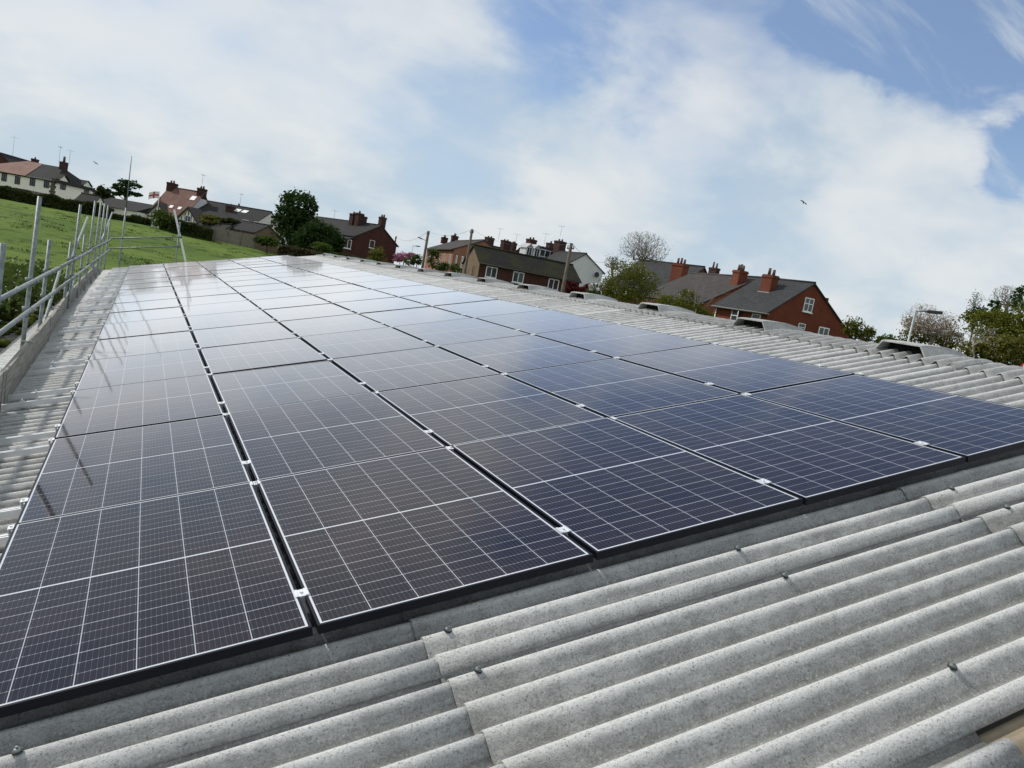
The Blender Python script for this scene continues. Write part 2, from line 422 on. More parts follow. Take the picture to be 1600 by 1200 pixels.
# ------------------------------------------------------------------ mesh helpers
class MB:
    def __init__(s):
        s.v = []; s.f = []; s.smooth = []
    def quad(s, *p, sm=False):
        i = len(s.v)
        s.v += [tuple(q) for q in p]
        s.f.append(tuple(range(i, i + len(p)))); s.smooth.append(sm)
    def box(s, x0, x1, y0, y1, z0, z1):
        i = len(s.v)
        s.v += [(x, y, z) for x in (x0, x1) for y in (y0, y1) for z in (z0, z1)]
        for q in ((0, 1, 3, 2), (4, 6, 7, 5), (0, 4, 5, 1), (2, 3, 7, 6), (0, 2, 6, 4), (1, 5, 7, 3)):
            s.f.append(tuple(i + k for k in q)); s.smooth.append(False)
        return s
    def obox(s, c, ax, ay, az):
        """box from centre and three half vectors"""
        i = len(s.v)
        c, ax, ay, az = map(Vector, (c, ax, ay, az))
        s.v += [tuple(c + ax * a + ay * b + az * d) for a in (-1, 1) for b in (-1, 1) for d in (-1, 1)]
        for q in ((0, 1, 3, 2), (4, 6, 7, 5), (0, 4, 5, 1), (2, 3, 7, 6), (0, 2, 6, 4), (1, 5, 7, 3)):
            s.f.append(tuple(i + k for k in q)); s.smooth.append(False)
        return s
    def tube(s, a, b, r0, r1=None, n=8, caps=True):
        a, b = Vector(a), Vector(b)
        r1 = r0 if r1 is None else r1
        d = b - a
        if d.length < 1e-6:
            return s
        d.normalize()
        u = d.orthogonal().normalized(); v = d.cross(u)
        i = len(s.v)
        for k in range(n):
            t = 2 * PI * k / n
            o = u * math.cos(t) + v * math.sin(t)
            s.v.append(tuple(a + o * r0)); s.v.append(tuple(b + o * r1))
        for k in range(n):
            j = (k + 1) % n
            s.f.append((i + 2 * k, i + 2 * j, i + 2 * j + 1, i + 2 * k + 1)); s.smooth.append(True)
        if caps:
            s.f.append(tuple(i + 2 * k for k in reversed(range(n)))); s.smooth.append(False)
            s.f.append(tuple(i + 2 * k + 1 for k in range(n))); s.smooth.append(False)
        return s
    def prism(s, prof, y0, y1):
        """profile of (x, z) extruded along y"""
        i = len(s.v); n = len(prof)
        s.v += [(x, y0, z) for x, z in prof] + [(x, y1, z) for x, z in prof]
        s.f.append(tuple(i + k for k in range(n))); s.smooth.append(False)
        s.f.append(tuple(i + n + k for k in reversed(range(n)))); s.smooth.append(False)
        for k in range(n):
            j = (k + 1) % n
            s.f.append((i + j, i + k, i + n + k, i + n + j)); s.smooth.append(False)
        return s
    def mesh(s, name):
        me = bpy.data.meshes.new(name)
        me.from_pydata(s.v, [], s.f)
        me.polygons.foreach_set('use_smooth', s.smooth)
        me.update()
        return me
    def build(s, name, m, parent=None):
        me = s.mesh(name)
        me.materials.append(m)
        o = bpy.data.objects.new(name, me)
        COL.objects.link(o)
        if parent is not None:
            o.parent = parent
        return o

def tag(o, label=None, cat=None, group=None, kind=None):
    if label: o['label'] = label
    if cat: o['category'] = cat
    if group: o['group'] = group
    if kind: o['kind'] = kind
    return o

def empty(name, loc=(0, 0, 0), rot=(0, 0, 0), label=None, cat=None, group=None):
    o = bpy.data.objects.new(name, None)
    o.empty_display_size = 0.3
    o.location = loc; o.rotation_euler = rot
    COL.objects.link(o)
    return tag(o, label, cat, group)

def copy_tree(o, parent=None):
    c = o.copy(); COL.objects.link(c)
    c.parent = parent
    for ch in [k for k in ALLC if k.parent == o]:
        copy_tree(ch, c)
    return c

# ------------------------------------------------------------------ where things stand
TH = R(14.5)                      # pitch of the shed roof
CT, ST = math.cos(TH), math.sin(TH)
def RP(X, Y, Z=0.0):              # roof plane coordinates -> world
    return Vector((X * CT - Z * ST, Y, X * ST + Z * CT))
ROOFROT = (0, -TH, 0)

def ray(x, y):
    return RIGHT * ((x - 800) / FPX) + DOWN * ((y - 600) / FPX) + FWD
def at(x, y, D):                  # the point seen at (x, y) at horizontal distance D
    d = ray(x, y)
    return CW + d * (D / math.hypot(d.x, d.y))

def smooth(t):
    t = max(0.0, min(1.0, t)); return t * t * (3 - 2 * t)
def gz(x, y):                     # ground height
    d = math.hypot(x - CW.x, y - CW.y)
    az = math.degrees(math.atan2(x - CW.x, y - CW.y))
    k = smooth((17 - az) / 10) * smooth((az + 100) / 40)
    t = max(0.0, min(1.0, (d - 28) / 77))
    rise = 5.05 * (0.75 * t + 0.25 * smooth(t))
    bumps = 0.12 * math.sin(x * 0.31 + y * 0.11) * math.sin(y * 0.23 - x * 0.07)
    far = 0
    return -3.45 + rise * k + bumps * min(1, d / 40) * (1 if t < 1 else 0.3) + far

# ------------------------------------------------------------------ ground
def build_ground():
    m = MB(); nr, na = 70, 120
    cx0, cy0 = CW.x, CW.y
    rows = []
    for i in range(nr + 1):
        d = 2500 * (i / nr) ** 3.2 if i else 0.0
        row = []
        for j in range(na):
            a = 2 * PI * j / na
            x, y = cx0 + d * math.sin(a), cy0 + d * math.cos(a)
            row.append(len(m.v)); m.v.append((x, y, gz(x, y)))
        rows.append(row)
    for i in range(nr):
        for j in range(na):
            k = (j + 1) % na
            m.f.append((rows[i][j], rows[i][k], rows[i + 1][k], rows[i + 1][j])); m.smooth.append(True)
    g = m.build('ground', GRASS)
    tag(g, kind='structure')
build_ground()

# a strip of road running past the houses on the right
m = MB()
pts = [(20 + 3 * k, 120 - 9.5 * k) for k in range(0, 16)]
for (x0, y0), (x1, y1) in zip(pts, pts[1:]):
    m.quad((x0 - 3 + 14, y0, gz(x0 + 11, y0) + 0.10), (x0 + 3 + 14, y0, gz(x0 + 17, y0) + 0.10),
           (x1 + 3 + 14, y1, gz(x1 + 17, y1) + 0.10), (x1 - 3 + 14, y1, gz(x1 + 11, y1) + 0.10))
tag(m.build('road', ROADM), kind='structure')

# ------------------------------------------------------------------ the shed with the corrugated roof
shed = empty('farm_shed', (0, 0, 0), label='long farm shed with a weathered corrugated roof carrying the solar panels', cat='shed')
PITCH = 0.146
AMP, ZMID = 0.030, -0.132
CREST0 = -0.109                   # y of one crest
LAP0 = -0.305                     # y of one side lap
SW = PITCH * 7
Y_FRONT, Y_BACK = LAP0 - 4 * SW, LAP0 + 30 * SW - 0.25
X_EAVE, X_RIDGE = -1.12, 7.38
def prof(y):
    ph = (y - CREST0) / PITCH * 2 * PI
    c = math.cos(ph)
    return ZMID + AMP * (c + 0.13 * (1 - c * c) * 0)

def sheet(xa, xb, ya, yb, liftx=0.010, lifty=0.012, nx=6, seg=14, th=0.0065, jit=0.0, zoff=0.0):
    """one corrugated sheet, closed, lifted at its lower end and at its lapping (near) side"""
    m = MB()
    ys = []
    n = max(2, int(round((yb - ya) / PITCH * seg)))
    ys = [ya + (yb - ya) * k / n for k in range(n + 1)]
    xs = [xa + (xb - xa) * k / nx for k in range(nx + 1)]
    for layer in (0, 1):
        for x in xs:
            for y in ys:
                z = prof(y) + liftx * (1 - (x - xa) / (xb - xa)) + zoff - layer * th
                z += lifty * max(0.0, 1 - (y - ya) / (1.1 * PITCH))
                m.v.append((x + jit * math.sin(y * 9), y, z))
    w_ = len(ys); L = w_ * len(xs)
    for a in range(nx):
        for b in range(n):
            i = a * w_ + b
            m.f.append((i, i + w_, i + w_ + 1, i + 1)); m.smooth.append(True)
            m.f.append((L + i, L + i + 1, L + i + w_ + 1, L + i + w_)); m.smooth.append(True)
    def strip(idx):
        for a, b in zip(idx, idx[1:]):
            m.f.append((a, b, b + L, a + L)); m.smooth.append(False)
    strip([k for k in range(w_)])
    strip([nx * w_ + k for k in reversed(range(w_))])
    strip([a * w_ for a in reversed(range(nx + 1))])
    strip([a * w_ + n for a in range(nx + 1)])
    return m
def on_roof(o):
    o.rotation_euler = ROOFROT
    return o
HANG = 0.055
for k in range(-4, 30):
    ya = LAP0 + k * SW; yb = min(ya + SW + HANG, Y_BACK + 0.02)
    r = random.Random(k + 50)
    near = k < 1
    j = r.uniform(-0.006, 0.006)
    # eaves course, middle course, ridge course (middle and upper ends tuck under the next)
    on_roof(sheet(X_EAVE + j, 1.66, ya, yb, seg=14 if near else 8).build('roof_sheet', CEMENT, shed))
    if k < 1 and k != -2:
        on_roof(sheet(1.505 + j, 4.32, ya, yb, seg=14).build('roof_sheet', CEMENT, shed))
    if k == -2:                    # this one is cut short above a brown rooflight
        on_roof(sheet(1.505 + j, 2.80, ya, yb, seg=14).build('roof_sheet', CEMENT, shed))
        o = on_roof(sheet(2.62, 4.32, ya, yb - HANG, seg=14, zoff=-0.010, liftx=0.0, lifty=0.0).build('rooflight', GRPM, shed))
        o['label'] = 'brown translucent corrugated rooflight'
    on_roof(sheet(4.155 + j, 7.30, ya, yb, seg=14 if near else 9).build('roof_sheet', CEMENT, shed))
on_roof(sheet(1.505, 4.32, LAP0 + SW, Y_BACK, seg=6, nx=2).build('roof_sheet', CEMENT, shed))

# far slope of the roof, seen only from elsewhere
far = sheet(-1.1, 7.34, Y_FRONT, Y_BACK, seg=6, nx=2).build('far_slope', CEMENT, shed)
far.rotation_euler = (0, -TH, PI)
rp = RP(X_RIDGE, 0, 0)
far.location = (2 * rp.x, Y_FRONT + Y_BACK, 0)

# ridge capping, one piece to each sheet, and the raised ridge vents
def ridge_path(off, drop=0.0, x0=6.92, ease=0.10):
    """(x, z) world path over the ridge; off = height above the crest plane"""
    a = RP(x0, 0, off); apex = RP(X_RIDGE, 0, off)
    pts = []
    n = 14
    half = apex.x - a.x
    for i in range(n + 1):
        x = a.x + 2 * half * i / n
        t = abs(x - apex.x)
        z = apex.z - math.tan(TH) * (math.sqrt(t * t + ease * ease) - ease * 0.55)
        pts.append((x, z))
    return pts
def cap_mesh(ya, yb, seg=12, th=0.007):
    m = MB(); path = ridge_path(-0.132 + 0.014)
    n = int(round((yb - ya) / PITCH * seg)); np_ = len(path)
    ys = [ya + (yb - ya) * k / n for k in range(n + 1)]
    for layer in (0, 1):
        for i, (x, z) in enumerate(path):
            t = abs(i - (np_ - 1) / 2) / ((np_ - 1) / 2)
            amp = AMP * (0.55 + 0.45 * smooth(t * 1.6))
            for y in ys:
                ph = (y - CREST0) / PITCH * 2 * PI
                m.v.append((x, y, z + amp * math.cos(ph) + (AMP - amp) * 0.8 + 0.007 * max(0.0, 1 - (y - ya) / (2 * PITCH)) - layer * th))
    w_ = n + 1; L = w_ * np_
    for a in range(np_ - 1):
        for b in range(n):
            i = a * w_ + b
            m.f.append((i, i + w_, i + w_ + 1, i + 1)); m.smooth.append(True)
            m.f.append((L + i, L + i + 1, L + i + w_ + 1, L + i + w_)); m.smooth.append(True)
    for idx in ([k for k in range(w_)], [(np_ - 1) * w_ + k for k in reversed(range(w_))],
                [a * w_ for a in reversed(range(np_))], [a * w_ + n for a in range(np_)]):
        for a, b in zip(idx, idx[1:]):
            m.f.append((a, b, b + L, a + L)); m.smooth.append(False)
    return m
for k in range(-4, 30):
    ya = LAP0 + k * SW
    c = cap_mesh(ya, min(ya + SW + HANG, Y_BACK + 0.03), 12 if k < 6 else 8).build('ridge_cap', CEMENT_R, shed)
    c.location.z = random.Random(k).uniform(-0.004, 0.006)
def vent_mesh():
    m = MB()
    inner = [(-0.285, -0.02), (-0.205, 0.086), (0.195, 0.086), (0.275, -0.02)]
    th = 0.011
    outer = [(-0.30, -0.02), (-0.218, 0.086 + th), (0.208, 0.086 + th), (0.29, -0.02)]
    path = ridge_path(-0.10, x0=7.04, ease=0.16)
    path = path[:]
    secs = []
    for i, (x, z) in enumerate(path):
        t_ = 1 - abs(i - 7) / 7
        sc = 1.0 - 0.22 * smooth(t_ * 1.3)
        secs.append([(x, y, z + h * (sc if h > 0 else 1)) for y, h in outer] + [(x, y, z + (h * sc if h > 0 else h)) for y, h in inner])
    for s_ in secs:
        m.v += s_
    for i in range(len(secs) - 1):
        a, b = i * 8, (i + 1) * 8
        for j in range(3):
            m.f.append((a + j, a + j + 1, b + j + 1, b + j)); m.smooth.append(False)
            m.f.append((a + 4 + j, b + 4 + j, b + 5 + j, a + 5 + j)); m.smooth.append(False)
    for e in (0, (len(secs) - 1) * 8):
        for j in range(3):
            m.f.append((e + j, e + 4 + j, e + 5 + j, e + j + 1)); m.smooth.append(False)
    for j, q in ((0, 4), (3, 7)):
        for i in range(len(secs) - 1):
            a, b = i * 8, (i + 1) * 8
            m.f.append((a + j, b + j, b + q, a + q)); m.smooth.append(False)
    return m
vm = vent_mesh().mesh('ridge_vent'); vm.materials.append(CEMENT_R)
vd = MB().box(RP(7.18, 0, 0).x, RP(7.36, 0, 0).x, -0.21, 0.20, RP(7.2, 0, -0.13).z, RP(7.2, 0, -0.025).z).mesh('vent_mouth_shade'); vd.materials.append(DARK)  # black block puts the shade of the open mouth into colour
for k in range(-1, 14):
    y = 2.405 + 2.044 * k
    v = bpy.data.objects.new('ridge_vent', vm); COL.objects.link(v); v.parent = shed
    v.location = (0, y, random.Random(k + 9).uniform(-0.004, 0.008))
    d = bpy.data.objects.new('vent_mouth_shade', vd); COL.objects.link(d); d.parent = v

# fixings: domed bolt on a black washer
def bolt_meshes():
    a = MB()
    a.tube((0, 0, -0.002), (0, 0, 0.004), 0.0155, 0.0150, 20)
    b = MB()
    rings = [(0.0125, 0.004), (0.0115, 0.0075), (0.008, 0.0105), (0.004, 0.0118)]
    for (r0, z0), (r1, z1) in zip(rings, rings[1:]):
        b.tube((0, 0, z0), (0, 0, z1), r0, r1, 18, False)
    b.tube((0, 0, 0.011), (0, 0, 0.0165), 0.0042, 0.0042, 6)
    ma, mb_ = a.mesh('fixing_washer'), b.mesh('bolt_head')
    ma.materials.append(RUBBER); mb_.materials.append(GALV)
    return ma, mb_
WM, BMh = bolt_meshes()
def fixing(X, y):
    z = prof(y) + 0.012
    o = bpy.data.objects.new('fixing_washer', WM); COL.objects.link(o); o.parent = shed
    o.location = RP(X, y, z); o.rotation_euler = (random.uniform(-.1, .1), -TH, random.uniform(0, 3))
    b = bpy.data.objects.new('bolt_head', BMh); COL.objects.link(b); b.parent = o
for k in range(-2, 1):
    for y in (CREST0 + k * SW, CREST0 - 2 * PITCH + k * SW):
        for X in (0.24, 1.60, 2.955, 4.35, 5.72):
            if y < 0.0 and not (k == -2 and X == 2.955):
                fixing(X + random.uniform(-.008, .008), y)
for k in range(-1, 14):
    for y in (CREST0 + k * SW, CREST0 - 2 * PITCH + k * SW):
        if y > -0.6:
            fixing(7.12, y)

# walls, gutter and rear verge of the shed
wx0, wx1 = RP(X_EAVE, 0).x + 0.18, 2 * rp.x - RP(X_EAVE, 0).x - 0.4
m = MB()
zr = RP(X_RIDGE, 0, -0.2).z
pr = [(wx0, -3.6), (wx0, RP(X_EAVE + 0.18, 0, -0.22).z), (rp.x, zr), (wx1, RP(X_EAVE + 0.4, 0, -0.22).z), (wx1, -3.6)]
m.prism(pr, Y_FRONT + 0.15, Y_BACK - 0.2)
m.build('wall', CONC, shed)
m = MB()
gx = RP(X_EAVE, 0).x - 0.06; gzv = RP(X_EAVE, 0, -0.24).z
for a0 in range(8):
    t0, t1 = PI + PI * a0 / 8, PI + PI * (a0 + 1) / 8
    m.quad((gx + 0.06 * math.cos(t0), Y_FRONT, gzv + 0.06 * math.sin(t0)), (gx + 0.06 * math.cos(t1), Y_FRONT, gzv + 0.06 * math.sin(t1)),
           (gx + 0.06 * math.cos(t1), Y_BACK, gzv + 0.06 * math.sin(t1)), (gx + 0.06 * math.cos(t0), Y_BACK, gzv + 0.06 * math.sin(t0)), sm=True)
m.build('gutter', PLASTIC, shed)

# ------------------------------------------------------------------ solar panels
QY, QX = 1.7608, PW + 0.020
NROW = 17
fm = MB()
FT = 0.035; LIP = 0.011
for (x0, x1, y0, y1) in ((0, LIP, 0, PL), (PW - LIP, PW, 0, PL), (LIP, PW - LIP, 0, LIP), (LIP, PW - LIP, PL - LIP, PL)):
    fm.box(x0, x1, y0, y1, -FT, 0)
fmesh = fm.mesh('frame'); fmesh.materials.append(FRAME)
gm = MB()
gm.box(LIP, PW - LIP, LIP, PL - LIP, -0.007, -0.0012)
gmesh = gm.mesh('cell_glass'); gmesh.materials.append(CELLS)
bmm = MB().box(LIP, PW - LIP, LIP, PL - LIP, -0.012, -0.0085).mesh('backsheet')
ORD = ['first', 'second', 'third', 'fourth', 'fifth', 'sixth', 'seventh', 'eighth', 'ninth', 'tenth', 'eleventh', 'twelfth',
       'thirteenth', 'fourteenth', 'fifteenth', 'sixteenth', 'seventeenth', 'eighteenth']
COLN = ['in the column beside the scaffold', 'in the second column from the scaffold', 'in the middle column',
        'in the second column from the ridge', 'in the column beside the ridge']
for r_ in range(NROW):
    for c_ in range(5):
        rr = random.Random(r_ * 7 + c_)
        end = 'nearest the camera' if r_ == 0 else ('at the far end' if r_ == NROW - 1 else ORD[r_] + ' from the near end')
        p = empty('solar_panel', RP(c_ * QX, r_ * QY + 0.005, rr.uniform(-.001, .001)),
                  (rr.uniform(-.004, .004), -TH + rr.uniform(-.002, .002), 0),
                  'black framed solar panel %s, %s' % (end, COLN[c_]), 'solar panel', 'solar panels on the shed roof')
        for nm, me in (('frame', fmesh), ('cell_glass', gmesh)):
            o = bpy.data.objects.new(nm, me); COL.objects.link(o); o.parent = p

# ------------------------------------------------------------------ mounting rails with clamps
RX0, RX1 = -0.60, 5 * QX + 0.05
rm = MB()
def rail_profile(x0, x1):
    m = MB()
    for (y0, y1, z0, z1) in ((-0.020, 0.020, -0.0400, -0.036), (-0.020, -0.0165, -0.036, -0.0), (0.0165, 0.020, -0.036, 0.0),
                             (-0.0165, -0.006, -0.004, 0.0), (0.006, 0.0165, -0.004, 0.0)):
        m.box(x0, x1, y0, y1, z0, z1)
    return m
railm = rail_profile(RX0, RX1).mesh('rail_bar'); railm.materials.append(ALU)
def clamp_mesh(mid=True):
    m = MB()
    if mid:
        m.box(-0.026, 0.026, -0.030, 0.030, 0.0364, 0.0400)
        m.box(-0.026, -0.013, -0.030, 0.030, 0.0400, 0.0428)
        m.box(0.013, 0.026, -0.030, 0.030, 0.0400, 0.0428)
        m.box(-0.009, 0.009, -0.028, 0.028, 0.0, 0.0364)
    else:
        m.box(-0.026, 0.010, -0.028, 0.028, 0.0364, 0.0400)
        m.box(-0.026, -0.021, -0.028, 0.028, 0.0, 0.0364)
        m.box(-0.021, -0.003, -0.028, 0.028, 0.010, 0.014)
    x = 0.0 if mid else -0.012
    m.tube((x, 0, 0.038), (x, 0, 0.047), 0.0065, 0.0065, 10)
    return m
cm_mid = clamp_mesh().mesh('mid_clamp'); cm_mid.materials.append(ALU)
cm_end = clamp_mesh(False).mesh('end_clamp'); cm_end.materials.append(ALU)
foot = MB()
foot.tube((0, 0.034, -0.085), (0, 0.034, 0.028), 0.005, 0.005, 8)
foot.tube((0, 0.034, -0.060), (0, 0.034, -0.055), 0.017, 0.015, 12)
foot.tube((0, 0.034, 0.004), (0, 0.034, 0.014), 0.0095, 0.0095, 6)
foot.box(-0.018, 0.018, 0.021, 0.050, -0.004, 0.003)
foot.box(-0.018, 0.018, 0.0205, 0.0245, -0.030, 0.003)
footm = foot.mesh('hanger_bolt'); footm.materials.append(ALU)
rail_ys = []
for r_ in range(NROW):
    rail_ys += [(r_ * QY + (0.28 if r_ == 0 else 0.38), 'near', r_), (r_ * QY + QY - 0.040, 'far', r_)]
for y, wh, r_ in rail_ys:
    t = empty('mounting_rail', RP(0, y, -FT - 0.0015), ROOFROT,
              'silver aluminium mounting rail under the %s end of the %s panel row from the camera' % (wh, ORD[r_]), 'mounting rail', 'rails under the solar panels')
    o = bpy.data.objects.new('rail_bar', railm); COL.objects.link(o); o.parent = t
    o.location.x = random.Random(y).uniform(-0.03, 0.03)
    for c_ in range(6):
        me = cm_end if c_ in (0, 5) else cm_mid
        o = bpy.data.objects.new('end_clamp' if c_ in (0, 5) else 'mid_clamp', me); COL.objects.link(o); o.parent = t
        if c_ == 0: o.location = (-0.0005, 0, 0)
        elif c_ == 5: o.location = (5 * QX - 0.0195, 0, 0); o.rotation_euler = (0, 0, PI)
        else: o.location = (c_ * QX - 0.010, 0, 0)
    sgn = 1 if wh == 'near' else -1
    for xx in (-0.38, 5.73):
        o = bpy.data.objects.new('hanger_bolt', footm); COL.objects.link(o); o.parent = t
        o.location = (xx + random.Random(y + 1).uniform(-.05, .05), 0, 0)
        o.rotation_euler = (0, 0, 0 if sgn < 0 else PI)

# ------------------------------------------------------------------ scaffold along the eaves
sc_ = empty('edge_scaffold', (-0.8, 12, -3.4), label='galvanised tube edge scaffold with timber toe boards along the left eaves', cat='scaffold')
SO = Vector((-0.8, 12, -3.4))
def P3(x, y, z): return Vector((x, y, z)) - SO
TR = 0.0255
def polygonal(name, pts, r, m=GALV, parent=None, n=10):
    b = MB()
    for a, c in zip(pts, pts[1:]): b.tube(a, c, r, r, n)
    return b.build(name, m, parent)
ups = [(5.7, 1.19, -.02), (8.5, 1.69, .03), (10.3, 1.13, -.02), (14.0, 1.03, -.02), (15.0, 1.75, .03), (17.5, 1.13, -.02), (19.6, 1.95, .03), (22.3, 1.99, .03), (24.9, 2.02, -.02), (26.9, 2.0, .03), (30.25, 1.5, -.02)]
UX = -0.80
for y, zt, dx in ups:
    xx = UX + (0.07 if y == 5.7 else 0) - (y - 8) * 0.002
    polygonal('upright', [P3(xx, y, gz(xx, y)), P3(xx + 0.015 + dx * .3, y + 0.02, zt)], TR if y != 5.7 else 0.029, parent=sc_)
RAILX = -0.735
def railz(z0, z1, y): return z0 + (z1 - z0) * (y - 6) / 24.5
for z0, z1 in ((0.64, 0.84), (0.29, 0.45)):
    cuts = [-3.5, 3.4, 11.2, 19.3, 30.4]
    for i, (a, b) in enumerate(zip(cuts, cuts[1:])):
        dz = 0.012 * (i % 2)
        polygonal('guard_rail', [P3(RAILX, a, railz(z0, z1, a) + dz), P3(RAILX, b, railz(z0, z1, b) + dz)], TR, parent=sc_)
        if 0 < i:
            yj = cuts[i]
            MB().tube(P3(RAILX, yj - .06, railz(z0, z1, yj)), P3(RAILX, yj + .06, railz(z0, z1, yj)), TR + 0.008, None, 12).build('coupler', GALV, sc_)
    for y, zt, dx in ups:
        if zt > railz(z0, z1, y):
            zc = railz(z0, z1, y)
            b = MB(); xx = (RAILX + UX) / 2
            b.tube(P3(RAILX, y - .03, zc), P3(RAILX, y + .03, zc), TR + 0.009, None, 12)
            b.tube(P3(UX, y, zc - .035), P3(UX, y, zc + .035), TR + 0.010, None, 12)
            b.obox(P3(xx, y, zc), (0.045, 0, 0), (0, 0.02, 0), (0, 0, 0.022))
            b.tube(P3(RAILX + .03, y + .02, zc), P3(RAILX + .06, y + .02, zc + .01), 0.009, None, 6)
            b.build('coupler', GALV, sc_)
# raking braces
for (ya, za, yb, zb) in ((14.9, 0.55, 18.6, 1.52), (25.2, 0.62, 32.0, 1.85), (8.9, -1.4, 13.2, 0.55), (11.5, -1.6, 17.0, 0.25)):
    polygonal('brace', [P3(-0.86, ya, za), P3(-0.86, yb, zb)], TR, parent=sc_)
# rear guard rails following the gable
for (za, zb) in ((0.87, 1.40), (0.49, 1.04)):
    polygonal('guard_rail', [P3(-0.78, 30.38, za), P3(1.66, 30.38, zb)], TR, parent=sc_)
polygonal('upright', [P3(1.60, 30.46, gz(1.6, 30.5)), P3(1.53, 30.46, 1.95)], TR, parent=sc_)
for z in (1.38, 1.02):
    b = MB(); b.tube(P3(1.58, 30.40, z), P3(1.66, 30.40, z), TR + .012, None, 10); b.tube(P3(1.57, 30.46, z - .04), P3(1.57, 30.46, z + .04), TR + .01, None, 10)
    b.build('coupler', GALV, sc_)
# toe boards on edge, clipped to the uprights
tb = [((-0.49, 1.2), (-0.555, 5.2), .36), ((-0.555, 5.3), (-0.66, 10.0), .34), ((-0.675, 9.9), (-0.84, 15.0), .28),
      ((-0.85, 14.9), (-0.93, 20.0), .27), ((-0.935, 19.9), (-1.0, 25.2), .27), ((-1.0, 25.0), (-1.05, 30.3), .27)]
for i, ((x0, y0), (x1, y1), h) in enumerate(tb):
    z0 = (x0 / CT) * ST - 0.085; z1 = (x1 / CT) * ST - 0.085
    a = Vector((x0, y0, z0)) - SO; b_ = Vector((x1, y1, z1)) - SO
    d = (b_ - a); m = MB(); th = 0.038
    up = Vector((0, 0, 1)); side = d.normalized().cross(up) * (th / 2)
    m.obox((a + b_) / 2 + up * h / 2, d / 2, side, up * h / 2)
    m.build('toe_board', WOOD, sc_)
    for (e, s_) in ((a, 0.05), (b_, -0.05)):
        q = e + d.normalized() * s_
        MB().obox(q + up * h / 2, d.normalized() * .02, side * 1.25, up * (h / 2 + .004)).build('board_end_band', GALV, sc_)
    q = a + d.normalized() * 1.9
    cl = MB(); cl.tube(q + up * (h - .03) - side * 2.5, q + up * (h + .015) - side * 2.5, .012, None, 8)
    cl.obox(q + up * (h + .006), d.normalized() * .02, side * 3.2, up * .005); cl.build('board_clip', GALV, sc_)

# ladder leaning against the rear rail, seen from the side
lb = Vector((1.99, 30.52, 0.25)); lt = Vector((1.27, 30.52, 2.38))
dl = (lt - lb).normalized(); low = lb - dl * 4.0
lad = empty('ladder', low, label='aluminium ladder leaning against the far guard rail', cat='ladder')
wdt = Vector((0, 0.40, 0)); nl = dl.cross(Vector((0, 1, 0))).normalized()
for s_ in (0, 1):
    MB().obox((low + lt) / 2 + wdt * s_ - low, (lt - low) / 2, (0, 0.014, 0), nl * 0.032).build('stile', ALU, lad)
Ln = (lt - low).length; k = 0.25
while k < Ln:
    q = dl * k
    MB().tube(q + Vector((0, -0.02, 0)), q + wdt + Vector((0, 0.02, 0)), 0.016, None, 8).build('rung', ALU, lad)
    k += 0.28

# tall thin mast behind the far end of the shed
q = at(196, 335, 36)
ma = at(205.7, 244, 36); mb2 = at(186.5, 415, 36)
mast = MB(); base = Vector((mb2.x, mb2.y, gz(mb2.x, mb2.y)))
mid_ = at(197, 325, 36)
mast.tube((0, 0, 0), mid_ - base, 0.036, 0.034, 10); mast.tube(mid_ - base, ma - base, 0.027, 0.015, 8)
o = tag(mast.build('mast', GALV), 'tall thin pale mast standing in the field behind the far guard rail', 'mast'); o.location = base
# ------------------------------------------------------------------ buildings
class Fr:
    """vertical frame of a gabled house: apex A, ridge direction r, gable direction g"""
    def __init__(s, apex, D, ridge=None, az=None):
        s.A = at(*apex, D)
        if az is None:
            d = ray(*ridge); t = (s.A.z - CW.z) / d.z; B = CW + d * t
            r = B - s.A; s.L = math.hypot(r.x, r.y)
        else:
            r = Vector((math.sin(R(az)), math.cos(R(az)), 0)); s.L = 8
        r.z = 0; s.r = r.normalized(); s.g = Vector((s.r.y, -s.r.x, 0))
        s.rot = math.atan2(s.g.y, s.g.x)
    def _vp(s, px, P, n):
        nn = Vector((n.y, -n.x, 0)); d = ray(*px)
        return CW + d * ((P - CW).dot(nn) / d.dot(nn))
    def gab(s, px, off=0.0):            # point on the gable plane (x, z)
        P = s._vp(px, s.A + s.r * off, s.g)
        return (P - s.A).dot(s.g), P.z
    def side(s, px, off):         # point on the plane x = off (y, z)
        P = s._vp(px, s.A + s.g * off, s.r)
        return (P - s.A).dot(s.r), P.z

